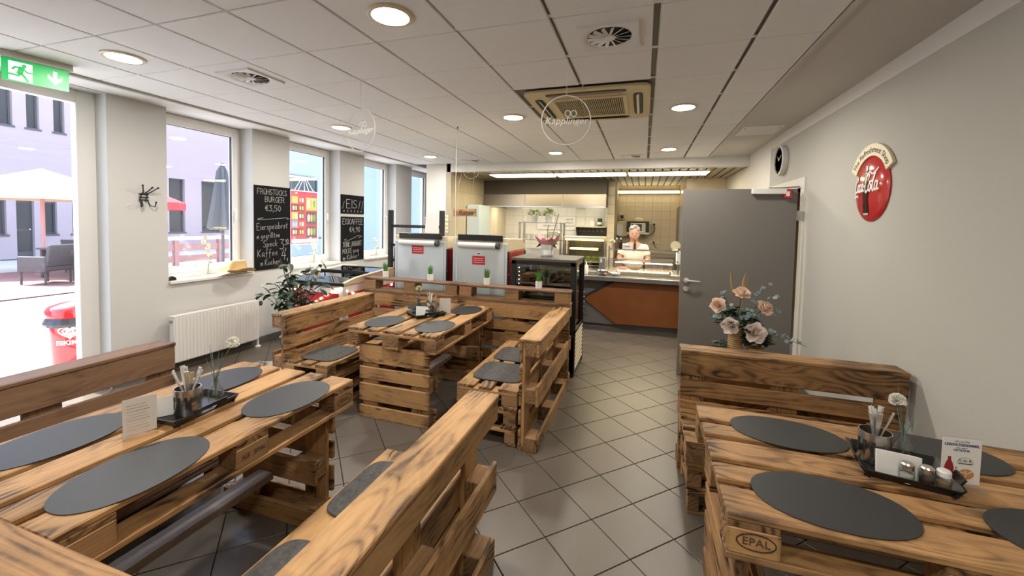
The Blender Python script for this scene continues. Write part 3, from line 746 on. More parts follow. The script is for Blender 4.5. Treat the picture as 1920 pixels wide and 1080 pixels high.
# ice cream menu board hung outside the second window
t = thing('ice_menu_board', 'red ice cream picture board hanging outside the second window', 'board', (-7.0, 7.1, 1.06), FACE_RIGHT)
G().box(-.37, .37, 0, 1.12, -.03, 0).build('board', 'menu_red', t, bevel=.006)
g = G(); 
for a, b, c, d in ((-.39, .39, -.02, .0), (-.39, .39, 1.12, 1.14), (-.39, -.37, 0, 1.12), (.37, .39, 0, 1.12)): g.box(a, b, c, d, -.035, .008)
g.build('frame', 'white_paint', t)
cs = ['menu_yellow', 'menu_red', 'menu_brown', 'menu_brown', 'menu_yellow', 'menu_brown', 'menu_blue', 'menu_red', 'menu_brown', 'menu_brown']
k = 0
for r_ in range(5):
    for c_ in range(2):
        x = -.34 + .18 * c_; y = .86 - .17 * r_
        cell = G().box(x, x + .165, y, y + .15, .0, .004).build('picture_cell', cs[k], t); k += 1
        for q in range(2): G().lathe([(.018, -.04), (.024, 0), (.02, .04), (0, .055)], n=8).build('ice_picture', 'menu_yellow' if (k + q) % 3 else 'white_paint', cell, loc=(x + .05 + .065 * q, y + .07, .004), rot=(R(-90), 0, 0)).scale = (1, .1, 1)
for y, h, m_ in ((.72, .28, 'menu_yellow'), (.41, .28, 'menu_brown'), (.12, .26, 'menu_brown')):
    cell = G().box(.05, .35, y, y + h, 0, .004).build('picture_cell', m_, t)
    for q in range(3): G().lathe([(.02, -.07), (.032, 0), (.03, .06), (0, .09)], n=8).build('ice_picture', ('white_paint', 'pretzel', 'grass')[q], cell, loc=(.12 + .08 * q, y + h / 2, .004), rot=(R(-90), 0, 0)).scale = (1, .08, 1)
G().box(-.34, .35, .02, .10, 0, .004).build('picture_cell', 'white_paint', t)
g = G()
for a, b in ((-.26, -.05), (-.16, 0), (.02, .0), (.14, .02), (.28, .05)): g.tube([(a, 1.13, -.01), (b, 1.42, -.01)], .006, 5)
g.build('cord', 'white_paint', t); G().box(-.42, .30, 1.40, 1.44, -.05, .02).build('rod', 'parasol_cream', t)
for a in (-.36, .36): G().box(a - .02, a + .02, -1.09, .02, -.06, -.02).build('post', 'white_paint', t)
# bench table and rail outside the nearest window
t = thing('garden_table', 'white slatted beer table just outside the nearest window', 'table', (-6.6, 4.65, 0))
for k in range(4): piece(t, 'slat', (-.3 + .2 * k, 0, .80), (.17, 1.5, .03), 'paving', .004)
for a in (-.55, .55): G().box(-.36, .36, a - .04, a + .04, .70, .785).build('brace', 'facade_frame', t); G().box(-.30, -.22, a - .03, a + .03, 0, .72).box(.22, .30, a - .03, a + .03, 0, .72).build('leg', 'facade_frame', t)
t = thing('railing', 'white topped timber railing beyond the closed parasol', 'railing', (-11, 7.9, 0))
G().box(-.06, .06, -2.0, 1.5, 1.0, 1.08).build('handrail', 'white_paint', t)
for k in range(3): piece(t, 'rail_board', (0, -.25, .25 + .28 * k), (.04, 3.4, .16), 'decking', .004)
for yy in (-1.9, -.8, .3, 1.4): G().box(-.05, .05, yy - .05, yy + .05, 0, 1.0).build('post', 'decking', t)

# ------------------------------------------------------------------ ceiling fixtures
LPOS = {(-3.465, 1.92): 'round warm ceiling lamp nearest the exit sign', (-1.32, 1.925): 'round warm ceiling lamp at the top centre of the picture, largest one',
        (-3.46, 4.07): 'round warm ceiling lamp beside the hanging hoop near the windows', (-1.32, 4.09): 'round warm ceiling lamp left of the ceiling air conditioner',
        (.305, 4.11): 'round warm ceiling lamp right of the ceiling air conditioner', (-3.47, 6.24): 'small far ceiling lamp nearest the window wall',
        (-1.33, 6.285): 'small far ceiling lamp in the middle before the kitchen beam', (.297, 6.288): 'small far ceiling lamp above the grey door',
        (.305, -.2): 'round ceiling lamp behind the viewer on the wall side', (-1.32, -.2): 'round ceiling lamp behind the viewer in the middle'}
for (x, y), lab in LPOS.items():
    t = thing('ceiling_lamp', lab, 'lamp', (x, y, ZC), group='round ceiling lamps')
    G().lathe([(.122, -.001), (.122, -.008), (.112, -.014), (.098, -.012), (.098, -.001)], n=36).build('trim_ring', 'cream', t, smooth=True)
    G().lathe([(0, -.012), (.07, -.0115), (.099, -.009), (.099, -.003)], n=36).build('diffuser', 'lamp_glow', t)
    ld = bpy.data.lights.new('lamp_light', 'AREA'); ld.shape = 'DISK'; ld.size = .18; ld.energy = 11; ld.color = (1, .94, .84)
    lo = bpy.data.objects.new('lamp_light', ld); COL.objects.link(lo); lo.parent = t; lo.location = (0, 0, -.02)
VP = {(-.228, 2.49): 'square swirl air vent nearest the camera above the aisle', (-2.957, 2.47): 'square swirl air vent above the left booth', (-2.957, 6.82): 'flat distant air vent near the pillar above the cash sign', (-.218, 6.85): 'flat distant air vent above the kitchen counter'}
for (x, y), lab in VP.items():
    t = thing('air_vent', lab, 'vent', (x, y, ZC), group='swirl air vents'); a = .165
    g = G(); n = 40; ci = [(.145*math.cos(2*math.pi*k/n), .145*math.sin(2*math.pi*k/n)) for k in range(n)]
    sq = []
    for k in range(n):
        c, s_ = math.cos(2*math.pi*k/n), math.sin(2*math.pi*k/n); m_ = max(abs(c), abs(s_)); sq.append((a*c/m_, a*s_/m_))
    vs_ = [(p[0], p[1], -.012) for p in sq] + [(p[0], p[1], -.012) for p in ci] + [(p[0]*.86, p[1]*.86, -.002) for p in ci] + [(p[0], p[1], 0) for p in sq]
    fs = [(k, n+k, n+(k+1)%n, (k+1)%n) for k in range(n)] + [(n+k, 2*n+k, 2*n+(k+1)%n, n+(k+1)%n) for k in range(n)] + [(3*n+k, k, (k+1)%n, 3*n+(k+1)%n) for k in range(n)]
    g.add(vs_, fs).build('plate', 'plaster', t, smooth=True)
    G().cyl((0, 0, -.0015), (0, 0, -.0005), .127, n=36).build('duct', 'print_black', t)
    G().lathe([(0, -.012), (.035, -.011), (.037, -.004)], n=20).build('hub', 'plaster', t, smooth=True)
    for k in range(14):
        q = 2*math.pi*k/14
        G().box(.03, .124, -.010, .010, -.001, .001).build('blade', 'plaster', t, loc=(0, 0, -.0085), rot=(R(30), 0, q))
# ceiling cassette air conditioner
t = thing('air_conditioner', 'beige ceiling cassette air conditioner with ribbed grille', 'air conditioner', (-.498, 3.855, ZC))
a = .515
g = G(); g.prism(ellipse(0, 0, a, a, 32, 14.), -.018, .006); base = g.build('panel', 'ac_beige', t, bevel=.006)
G().box(-.29, .29, -.27, .27, -.024, -.016).build('grille_back', 'print_black', t)
for k in range(34): piece(t, 'grille_bar', (-.28 + .017 * k, 0, -.026), (.005, .54, .010), 'ac_beige', 0)
g = G(); frame_rect_pts = ((-.33, .33, -.31, -.27), (-.33, .33, .27, .31), (-.33, -.29, -.27, .27), (.29, .33, -.27, .27))
for b in frame_rect_pts: g.box(*b, -.030, -.016)
g.build('grille_frame', 'ac_beige', t, bevel=.003)
for k in range(4):
    q = k * math.pi / 2; 
    s1 = G().prism(ellipse(0, .415, .33, .04, 20, 6.), -.0195, -.017).build('air_slot', 'print_black', t, rot=(0, 0, q))
    G().box(-.30, .30, -.016, .016, -.002, .002).build('louvre', 'steel_dull', s1, loc=(0, .415, -.022), rot=(R(35), 0, 0))
# green exit sign
t = thing('exit_sign', 'green running man exit sign with down arrow above the entrance', 'sign', (-4.105, 1.765, ZC), (R(90), 0, R(80)))
G().box(-.175, .175, -.045, .0, -.025, .025).build('housing', 'plaster_grey', t, bevel=.003)
pl = G().box(-.165, .155, -.195, -.045, -.004, .004).build('plate', 'green_sign', t)
wp = G().box(-.135, -.025, -.188, -.062, .004, .0055).build('pictogram_field', 'sign_white', pl)
g = G(); g.cyl((-.063, -.082, .0055), (-.063, -.082, .0068), .011, n=14)
for pts, w in (([(-.075, -.10), (-.085, -.135)], .028), ([(-.08, -.098), (-.105, -.098), (-.117, -.115)], .011), ([(-.07, -.102), (-.05, -.122), (-.026, -.122)], .010), ([(-.083, -.135), (-.088, -.152), (-.135, -.150)], .013), ([(-.078, -.135), (-.062, -.155), (-.048, -.182)], .014)): g.ribbon(pts, w, .0055, .0013)
g.build('running_figure', 'green_sign', wp)
g = G(); g.prism([(.075, -.072), (.095, -.072), (.095, -.125), (.122, -.10), (.122, -.125), (.085, -.165), (.048, -.125), (.048, -.10), (.075, -.125)], .004, .0055); g.build('arrow', 'sign_white', pl)
# hanging hoops with lettering
def hoop(x, y, r, zc, rz, label, ghost='clear'):
    t = thing('hanging_hoop', label, 'sign', (x, y, zc), (0, 0, rz))
    pts = [(r*math.cos(2*math.pi*k/40), 0, r*math.sin(2*math.pi*k/40)) for k in range(40)]
    G().tube(pts, .0036, 6, closed=True).build('ring', 'white_paint', t, smooth=True)
    G().tube([(0, 0, r), (0, 0, ZC - zc - .002)], .0014, 5).build('thread', 'white_paint', t); G().tube([(.008*math.cos(k), 0, r + .006 + .008*math.sin(k)) for k in [i*.7 for i in range(9)]], .0015, 5, closed=True).build('eyelet', 'steel', t)
    text('Kapplinger', .066, 'rail_white', t, loc=(0, -.002, -.005), shear=.25, rot=FACE_CAM, ext=.0008, sx=r / .163)
    g = G()
    for s_ in (-1, 1): g.ribbon([(.02*s_ + .018*s_*math.cos(q), .052 + .02*math.sin(q)) for q in [i*.52 for i in range(13)]], .005, 0)
    g.build('bow_mark', 'rail_white', t, loc=(.03, -.002, -.008), rot=FACE_CAM)
hoop(-2.153, 2.752, .163, 2.312, R(-12), 'thin white hoop sign hanging near the windows')
hoop(-.517, 2.747, .162, 2.297, R(12), 'thin white hoop sign hanging in front of the air conditioner')
hoop(-2.70, 6.2, .13, 2.44, R(8), 'thin hoop sign hanging far off in front of the dark hood')
t = thing('hanging_cable', 'thin white cable hanging from the ceiling down to the grey freezer backs', 'cable', (-2.085, 4.375, ZC))
G().tube([(0, 0, 0), (-.012, 0, -.3), (.0, -.03, -.8), (.02, -.06, -1.2), (.06, -.10, -1.75)], .0035, 6).build('cord', 'white_paint', t, smooth=True); G().cyl((0, 0, -.02), (0, 0, 0), .008, n=8).build('hook', 'dark_grey', t)

# ------------------------------------------------------------------ things on the left wall
t = thing('radiator', 'white ribbed panel radiator under the nearest window', 'radiator', (XL, 3.36, 0))
G().box(.055, .125, -.485, .485, .10, .575).build('panel', 'pvc', t, bevel=.004)
for k in range(27): piece(t, 'rib', (.128, -.465 + .0358 * k, .338), (.014, .023, .462), 'pvc', .004)
G().box(.05, .13, -.49, .49, .575, .585).build('grille_top', 'pvc', t)
G().cyl((.09, -.486, .53), (.09, -.50, .53), .014, n=12).build('vent_plug', 'steel_dull', t)
g = G().cyl((.09, -.486, .125), (.09, -.54, .125), .012, n=10).cyl((.09, -.545, 0), (.09, -.545, .10), .013, n=10).cyl((.09, -.545, .09), (.09, -.545, .17), .022, n=12); g.build('valve', 'steel_dull', t)
G().cyl((.09, .492, 0), (.09, .492, .12), .014, n=10).lathe([(.035, 0), (.035, .012), (.014, .02)], (.09, .492, 0), 16).build('standpipe', 'pvc', t)
G().cyl((.09, .485, .53), (.09, .53, .53), .016, n=12).lathe([(.018, .51), (.026, .53), (.022, .56), (0, .565)], (.09, .535, 0), 12).build('thermostat', 'dark_grey', t)
for yy in (-.3, .3): G().box(0, .06, yy - .02, yy + .02, .14, .5).build('bracket', 'pvc', t)
t = thing('coat_hook', 'black iron coat hook with five curled arms on the white pier', 'coat hook', (XL, 2.70, 1.79), FACE_RIGHT)
g = G()
for x in (-.025, .025): g.tube([(x - .012, -.05, .008), (x, 0, .008), (x + .004, .03, .008)], .006, 6)
for y in (-.01, -.035, .02): g.box(-.04, .04, y - .005, y + .005, 0, .01)
g.build('back_plate', 'black_metal', t)
for a, b in (((-.01, .02), (-.045, .10)), ((.0, .02), (.035, .085)), ((.02, .02), (.085, .085))):
    G().tube([(a[0], a[1], .008), ((a[0]+b[0])/2, (a[1]+b[1])/2, .045), (b[0], b[1], .07)], .0055, 6).sphere((b[0], b[1], .07), .010).build('arm', 'black_metal', t, smooth=True)
for a, b in (((-.02, -.04), (-.055, -.075)), ((.03, -.04), (.075, -.07))):
    G().tube([(a[0], a[1], .008), (a[0]*1.2, a[1]-.05, .03), (b[0]*.9, b[1]-.03, .05), (b[0], b[1]+.015, .055)], .0055, 6).sphere((b[0], b[1]+.015, .055), .009).build('arm', 'black_metal', t, smooth=True)
# chalk stroke letters
SF = {'A':[[(0,0),(.3,1),(.6,0)],[(.12,.4),(.48,.4)]],'B':[[(0,0),(0,1),(.4,.95),(.5,.75),(.35,.55),(0,.5)],[(.35,.52),(.55,.28),(.4,.03),(0,0)]],'C':[[(.55,.85),(.3,1),(.05,.7),(.05,.3),(.3,0),(.55,.15)]],'E':[[(.5,1),(0,1),(0,0),(.5,0)],[(0,.52),(.4,.52)]],'F':[[(.5,1),(0,1),(0,0)],[(0,.52),(.4,.52)]],'G':[[(.55,.85),(.3,1),(.03,.6),(.1,.15),(.35,0),(.55,.2),(.55,.45),(.3,.45)]],'H':[[(0,0),(0,1)],[(.5,0),(.5,1)],[(0,.5),(.5,.5)]],'I':[[(.1,0),(.1,1)]],'J':[[(.4,1),(.4,.2),(.2,0),(0,.2)]],'K':[[(0,0),(0,1)],[(.5,1),(.02,.45),(.5,0)]],'L':[[(0,1),(0,0),(.45,0)]],'M':[[(0,0),(.08,1),(.32,.35),(.56,1),(.64,0)]],'N':[[(0,0),(0,1),(.5,0),(.5,1)]],'O':[[(.3,1),(.05,.75),(.03,.3),(.27,0),(.52,.25),(.52,.75),(.3,1)]],'R':[[(0,0),(0,1),(.4,.95),(.48,.72),(.35,.52),(0,.48)],[(.25,.5),(.55,0)]],'S':[[(.5,.88),(.27,1),(.05,.8),(.15,.58),(.42,.42),(.5,.18),(.25,0),(0,.12)]],'T':[[(0,1),(.55,1)],[(.27,1),(.27,0)]],'U':[[(0,1),(.03,.25),(.25,0),(.48,.25),(.5,1)]],'V':[[(0,1),(.25,0),(.5,1)]],'W':[[(0,1),(.15,0),(.3,.6),(.45,0),(.6,1)]],
 'Ü':[[(0,.85),(.03,.2),(.25,0),(.48,.2),(.5,.85)],[(.14,1),(.14,1.08)],[(.36,1),(.36,1.08)]],'€':[[(.5,.85),(.3,.95),(.1,.7),(.1,.3),(.3,.03),(.5,.15)],[(0,.6),(.4,.6)],[(0,.42),(.38,.42)]],
 '0':[[(.25,1),(.05,.7),(.05,.3),(.25,0),(.45,.3),(.45,.7),(.25,1)]],'3':[[(.02,.95),(.45,.95),(.2,.6),(.45,.4),(.42,.12),(.2,0),(0,.1)]],'4':[[(.25,1),(0,.4),(.5,.4)],[(.38,.75),(.36,0)]],'5':[[(.45,1),(.08,1),(.05,.55),(.3,.6),(.46,.35),(.35,.05),(.02,.03)]],'9':[[(.42,.7),(.25,.95),(.05,.75),(.2,.5),(.42,.7),(.4,.3),(.2,0)]],'1':[[(.05,.75),(.22,1),(.22,0)]],',':[[(.1,.1),(.02,-.2)]],'!':[[(.1,1),(.1,.3)],[(.1,.1),(.1,0)]],'.':[[(.08,.06),(.1,.0)]],'-':[[(.05,.45),(.4,.45)]],
 'a':[[(.4,.5),(.15,.52),(.02,.25),(.15,0),(.38,.2),(.42,.5),(.42,.05),(.52,0)]],'b':[[(.05,1),(.05,0)],[(.05,.4),(.3,.5),(.42,.25),(.25,0),(.05,.08)]],'c':[[(.38,.42),(.2,.52),(.03,.25),(.2,0),(.4,.1)]],'e':[[(.05,.25),(.38,.32),(.25,.52),(.05,.3),(.15,.02),(.4,.08)]],'f':[[(.4,.9),(.25,1),(.15,.7),(.12,-.3)],[(0,.45),(.35,.45)]],'g':[[(.4,.45),(.2,.52),(.04,.28),(.2,.03),(.4,.25),(.4,-.25),(.2,-.4),(.05,-.3)]],'h':[[(.05,1),(.05,0)],[(.05,.3),(.25,.5),(.38,.35),(.4,0)]],'i':[[(.1,.5),(.1,0)],[(.1,.68),(.1,.72)]],'k':[[(.05,1),(.05,0)],[(.36,.5),(.08,.22),(.4,0)]],'l':[[(.1,1),(.1,.1),(.2,0)]],'m':[[(0,0),(.03,.48),(.2,.45),(.22,0)],[(.22,.3),(.36,.5),(.44,.35),(.46,0)]],'n':[[(.03,0),(.05,.48)],[(.05,.3),(.25,.5),(.36,.35),(.38,0)]],'o':[[(.22,.52),(.03,.28),(.2,0),(.4,.25),(.22,.52)]],'p':[[(.06,.5),(.03,-.4)],[(.06,.35),(.3,.5),(.4,.25),(.25,.02),(.05,.1)]],'r':[[(.05,.5),(.06,0)],[(.06,.3),(.2,.5),(.33,.45)]],'s':[[(.35,.45),(.15,.5),(.08,.35),(.32,.2),(.25,.0),(.02,.05)]],'t':[[(.18,.85),(.16,.1),(.3,0)],[(0,.55),(.36,.55)]],'u':[[(.03,.5),(.05,.1),(.2,0),(.38,.2)],[(.38,.5),(.4,0)]],'ü':[[(.03,.5),(.05,.1),(.2,0),(.38,.2)],[(.38,.5),(.4,0)],[(.1,.66),(.1,.72)],[(.3,.66),(.3,.72)]],'v':[[(.0,.5),(.17,0),(.35,.5)]]}
def chalk(parent, body, x, y, h, w=.008, slope=0., m='chalk', name='chalk_writing', wide=1.):
    g = G(); cx_ = x
    for ch in body:
        if ch == ' ': cx_ += h * .35 * wide; continue
        mx_ = .1
        for st in SF.get(ch, []):
            g.ribbon([(cx_ + px * h * wide, y + py * h + slope * (cx_ - x)) for px, py in st], w, 0, .0008); mx_ = max(mx_, max(p[0] for p in st))
        cx_ += (mx_ + .16) * h * wide
    return g.build(name, m, parent)
t = thing('chalkboard', 'tall black chalkboard listing breakfast burger and coffee prices', 'chalkboard', (XL + .014, 3.885, .938), FACE_RIGHT)
G().box(0, .545, 0, 1.075, -.012, -.0005).build('board', 'slate', t)
chalk(t, 'FRÜHSTÜCKS', .04, .965, .07, .005, wide=.96); chalk(t, 'BURGER', .15, .87, .07, .005, wide=1.05); chalk(t, '€3,50', .15, .755, .075, .0055, wide=1.2)
G().ribbon([(.12, .665), (.05, .655), (.04, .64), (.2, .65), (.48, .672), (.52, .66), (.48, .65)], .005, 0, .0008).build('chalk_flourish', 'chalk', t)
chalk(t, 'Eierspeisbrot', .03, .51, .085, .005, .05, wide=.86); chalk(t, 'm gegrilltem', .03, .40, .07, .0045, .05, wide=.85); chalk(t, 'Speck', .12, .29, .085, .005, .05, wide=.9)
chalk(t, '3,', .37, .25, .14, .007); chalk(t, '90', .46, .325, .06, .005, wide=.8); G().ribbon([(.45, .31), (.53, .32)], .005, 0, .0008).build('chalk_underline', 'chalk', t)
chalk(t, 'Kaffee', .04, .17, .09, .005, .03, wide=.95); chalk(t, '4,', .40, .11, .13, .007); chalk(t, 'm Kuchen', .08, .055, .075, .0045, .03, wide=.9)
t = thing('chalkboard', 'small black chalkboard with the short ice cream heading', 'chalkboard', (XL + .014, 5.425, 1.70), FACE_RIGHT)
G().box(0, .56, 0, .306, -.012, -.0005).build('board', 'slate', t); chalk(t, 'EIS', .12, .09, .14, .008, wide=1.25)
G().ribbon([(.03, .08), (.07, .2)], .006, 0, .0008).ribbon([(.42, .09), (.46, .22)], .006, 0, .0008).ribbon([(.50, .09), (.54, .22)], .006, 0, .0008).build('chalk_flourish', 'chalk', t)
for k in range(6): G().ribbon([(.05 + .085*k, .025), (.065 + .085*k, .06), (.075 + .085*k, .03)], .005, 0, .0008).build('chalk_flourish', 'chalk', t)
t = thing('chalkboard', 'lower black chalkboard with iced coffee price and yoghurt drinks', 'chalkboard', (XL + .014, 5.43, .925), FACE_RIGHT)
G().box(0, .555, 0, .725, -.012, -.0005).build('board', 'slate', t)
chalk(t, 'EISKAFFEE', .03, .60, .09, .0065, wide=1.); chalk(t, '€4,90', .19, .47, .09, .0065, wide=1.1)
G().ribbon([(.12, .36), (.07, .35), (.1, .32), (.25, .36), (.4, .41), (.5, .40), (.42, .37)], .005, 0, .0008).build('chalk_flourish', 'chalk', t)
chalk(t, 'TRINK JOGHURT', .03, .225, .08, .0055, .04, wide=.74); chalk(t, 'MOLKE u.v.m', .03, .12, .08, .0055, .04, wide=.84); chalk(t, 'im Kühler!', .03, .015, .08, .0055, .06, wide=1.05)

# ------------------------------------------------------------------ things on the right wall
t = thing('round_sign', 'round red drink sign with bottle and cream arc reading refreshment shop', 'sign', (XR, 3.505, 1.90), FACE_LEFT)
disc = G().lathe([(.228, .0), (.23, .008), (.20, .020), (.12, .030), (0, .034)], n=48).build('disc', 'red_gloss', t, smooth=True)
g = G(); n = 30; a0, a1 = R(28), R(152); pts = []
for k in range(n + 1): q = a0 + (a1 - a0) * k / n; pts.append((.305*math.cos(q), .305*math.sin(q) + .0))
inn = []
for k in range(n + 1): q = a1 + (a0 - a1) * k / n; inn.append((.222*math.cos(q), .222*math.sin(q)))
for k in range(n):
    A_, B_, C_, D_ = pts[k], pts[k+1], inn[n-k-1], inn[n-k]; g.prism([A_, B_, C_, D_], .004, .022)
arc = g.build('arc_panel', 'sign_cream', t)
s_ = 'The Refreshment Shop'; wds = [.6 if c in 'Tmt' else .5 for c in s_]
wd = {'T': .62, 'h': .6, 'e': .58, 'R': .68, 'f': .36, 'r': .38, 's': .52, 'm': .92, 'n': .6, 't': .38, 'S': .6, 'o': .6, 'p': .6, ' ': .35}
tot = sum(wd[c] for c in s_); acc = 0
for c in s_:
    q = R(147) - (acc + wd[c] / 2) / tot * R(114); acc += wd[c]
    if c != ' ': text(c, .058, 'print_black', arc, 'letter', (.262*math.cos(q), .262*math.sin(q), .0225), rot=(0, 0, q - math.pi/2), ext=.0006)
def on_disc(o):
    def h(x, y):
        r_ = math.hypot(x, y); P_ = [(0, .034), (.12, .030), (.20, .020), (.23, .008)]
        for (ra, za), (rb, zb) in zip(P_, P_[1:]):
            if r_ <= rb: return za + (zb - za) * (r_ - ra) / (rb - ra)
        return .008
    for v in o.data.vertices: v.co.z += h(v.co.x, v.co.y) + .001
    return o
bot = [(-.062, .155), (-.036, .155), (-.034, .10), (-.03, .06), (-.012, .0), (-.012, -.04), (-.022, -.09), (-.012, -.15), (-.018, -.185), (-.072, -.185), (-.082, -.15), (-.074, -.09), (-.084, -.04), (-.082, .0), (-.066, .06), (-.064, .10)]
def strip(poly_pts, z, th, m, name, par):
    # left and right outline paired row by row so the relief follows the dome
    h_ = len(poly_pts) // 2; Lp = poly_pts[h_:][::-1]; Rp = poly_pts[:h_]
    return None
rows = [(y_, l_ + .03, r__ + .03) for y_, l_, r__ in [(.155, -.066, -.036), (.12, -.066, -.034), (.08, -.069, -.031), (.04, -.077, -.022), (.0, -.084, -.013), (-.04, -.086, -.011), (-.08, -.078, -.02), (-.12, -.082, -.015), (-.16, -.084, -.013), (-.185, -.078, -.02)]]
g = G()
for (ya, la, ra), (yb, lb, rb) in zip(rows, rows[1:]):
    g.add([(la, ya, 0), (ra, ya, 0), (rb, yb, 0), (lb, yb, 0), (la, ya, .003), (ra, ya, .003), (rb, yb, .003), (lb, yb, .003)], [(4, 7, 6, 5), (0, 1, 2, 3), (0, 4, 5, 1), (1, 5, 6, 2), (2, 6, 7, 3), (3, 7, 4, 0)])
on_disc(g.build('bottle_picture', 'cola_dark', disc))
g = G()
for (ya, la, ra), (yb, lb, rb) in (((.156, -.037, -.005), (.10, -.037, -.003)), ((-.172, -.054, .017), (-.187, -.048, .01))):
    g.add([(la, ya, .0032), (ra, ya, .0032), (rb, yb, .0032), (lb, yb, .0032)], [(0, 3, 2, 1)])
on_disc(g.build('bottle_glint', 'bottle_green', disc))
def script(strokes, w, m, name, par, sc=1., ox=0., oy=0.):
    g = G()
    for st in strokes:
        # smooth the stroke
        P_ = [Vector(p) for p in st]; out = []
        for i in range(len(P_) - 1):
            p0, p1, p2, p3 = P_[max(i-1, 0)], P_[i], P_[i+1], P_[min(i+2, len(P_)-1)]
            for k in range(5):
                q = k / 5; out.append(.5*((2*p1) + (-p0+p2)*q + (2*p0-5*p1+4*p2-p3)*q*q + (-p0+3*p1-3*p2+p3)*q**3))
        out.append(P_[-1]); g.ribbon([(ox + p[0]*sc, oy + p[1]*sc) for p in out], w, .0, .004)
    return g.build(name, m, par)
CC = [[(.30,.62),(.36,.78),(.28,.86),(.14,.70),(.05,.36),(.12,.06),(.30,.12)],[(.12,.06),(.02,-.10),(.10,-.20),(.30,-.12),(.44,-.22)],
 [(.46,.46),(.36,.34),(.38,.12),(.48,.08),(.56,.30),(.46,.46)],[(.74,.42),(.64,.44),(.58,.22),(.66,.08),(.78,.16)],[(1.0,.42),(.88,.46),(.80,.24),(.86,.08),(.98,.24),(1.02,.46),(1.0,.14),(1.10,.12)],
 [(1.12,.34),(1.20,.36)],
 [(1.52,.66),(1.60,.86),(1.50,.96),(1.34,.76),(1.24,.36),(1.32,.02),(1.52,.12)],[(1.38,.90),(1.6,1.08),(1.86,.94),(2.1,1.02),(2.3,1.2)],
 [(1.70,.48),(1.58,.34),(1.60,.12),(1.72,.08),(1.80,.32),(1.70,.48)],[(1.84,.2),(2.0,.6),(2.12,.96),(2.0,.7),(1.92,.28),(1.98,.06),(2.08,.14)],
 [(2.34,.48),(2.2,.52),(2.12,.26),(2.2,.08),(2.32,.26),(2.38,.52),(2.34,.14),(2.46,.14)]]
on_disc(script(CC, .0115, 'paint_white', 'script_lettering', disc, .132, -.185, -.03))
t = thing('wall_clock', 'round white rimmed clock with dark face high beside the doorway', 'clock', (XR, 5.49, 2.385), FACE_LEFT)
G().lathe([(.165, 0), (.17, .01), (.17, .055), (.155, .062), (.15, .05)], n=40).build('case', 'white_paint', t, smooth=True)
G().cyl((0, 0, .04), (0, 0, .05), .152, n=40).build('face', 'clock_face', t)
G().ribbon([(0, 0), (-.05, .045)], .010, .051).build('hand', 'paper', t); G().ribbon([(0, 0), (.09, .05)], .007, .053).build('hand', 'paper', t); G().cyl((0, 0, .05), (0, 0, .056), .008, n=10).build('hub', 'paper', t)
for k in range(12): q = k*math.pi/6; G().ribbon([(.125*math.cos(q), .125*math.sin(q)), (.14*math.cos(q), .14*math.sin(q))], .006, .0505).build('hour_mark', 'paper_grey', t)
# ------------------------------------------------------------------ freezers, fridge, rack behind the middle booth
def ice_freezer(x0, x1, label, tagz, extra, grp='display freezers seen from behind'):
    t = thing('display_freezer', label, 'freezer', ((x0 + x1) / 2, 4.60, 0), group=grp); w = (x1 - x0) / 2
    G().box(-w, w, -.25, .40, .06, 1.28).build('body', 'red_panel', t, bevel=.006)
    # curved glass front looks towards the counter
    prof = [(.40, .70), (.55, .80), (.60, 1.0), (.52, 1.22), (.34, 1.38), (.20, 1.42), (-.25, 1.42), (-.25, 1.28), (.40, 1.28)]
    G().prism_x([(.40, .62), (.56, .72), (.61, .95), (.56, 1.16), (.40, 1.30)], -w + .01, w - .01).build('front_glass', 'dark_glass', t)
    G().prism_x([(-.25, 1.28), (.40, 1.28), (.50, 1.22), (.44, 1.33), (.30, 1.41), (-.25, 1.43)], -w, w).build('top_cover', 'cream', t, bevel=.006)
    bp = G().box(-w + .005, w - .005, -.268, -.25, .10, 1.37).build('back_panel', 'galv', t, bevel=.003)
    G().box(-w + .03, -w + .034, -.2695, -.268, .12, 1.36).box(w - .034, w - .03, -.2695, -.268, .12, 1.36).build('seam', 'steel_dull', bp)
    G().box(-w + .07, w - .06, -.285, -.25, 1.395, 1.462).build('handle_bar', 'black_plastic', t, bevel=.006)
    G().cyl((-w + .09, -.295, 1.345), (w - .13, -.295, 1.345), .032, n=14).build('roller_blind', 'white_plastic', t, smooth=True)
    G().cyl((w - .13, -.295, 1.345), (w - .09, -.295, 1.345), .036, n=12).build('blind_end', 'dark_grey', t)
    for sx_ in (-1, 1): G().box(sx_ * w - .012, sx_ * w + .012, -.26, -.24, .08, 1.28).build('edge_profile', 'black_plastic', t); G().sphere((sx_ * (w + .012), -.258, 1.02), .012).build('knob', 'black_metal', t)
    st = G().box(tagz[0] - .078, tagz[0] + .078, -.2705, -.268, tagz[1] - .05, tagz[1] + .05).build('red_sticker', 'red_print', bp)
    for k in range(3): G().box(tagz[0] - .06, tagz[0] + .06, -.2712, -.2704, tagz[1] - .025 + .022 * k, tagz[1] - .02 + .022 * k).build('print_line', 'paper', st)
    if extra: G().box(tagz[0] - .03, tagz[0] + .03, -.2705, -.268, tagz[1] + .06, tagz[1] + .095).build('white_sticker', 'paper', bp); G().box(tagz[0] - .02, tagz[0] + .02, -.2712, -.2704, tagz[1] + .07, tagz[1] + .082).build('print_line', 'dark_grey', bp)
    for a in (-w + .06, w - .06):
        for b in (-.2, .34): G().cyl((a, b, 0), (a, b, .07), .025, n=8).build('caster', 'black_plastic', t)
ice_freezer(-2.885, -2.185, 'grey backed display freezer with one red sticker, nearer the black ladder frame', (-.03, 1.262), False)
ice_freezer(-2.105, -1.43, 'grey backed display freezer with red and small white stickers beside the glass fridge', (-.01, 1.172), True)
t = thing('glass_fridge', 'black framed glass display fridge with the pink wrapped orchid on top', 'fridge', (-1.0, 4.58, 0))
w = .345; d0, d1, h = -.36, .26, 1.235
fr = G(); 
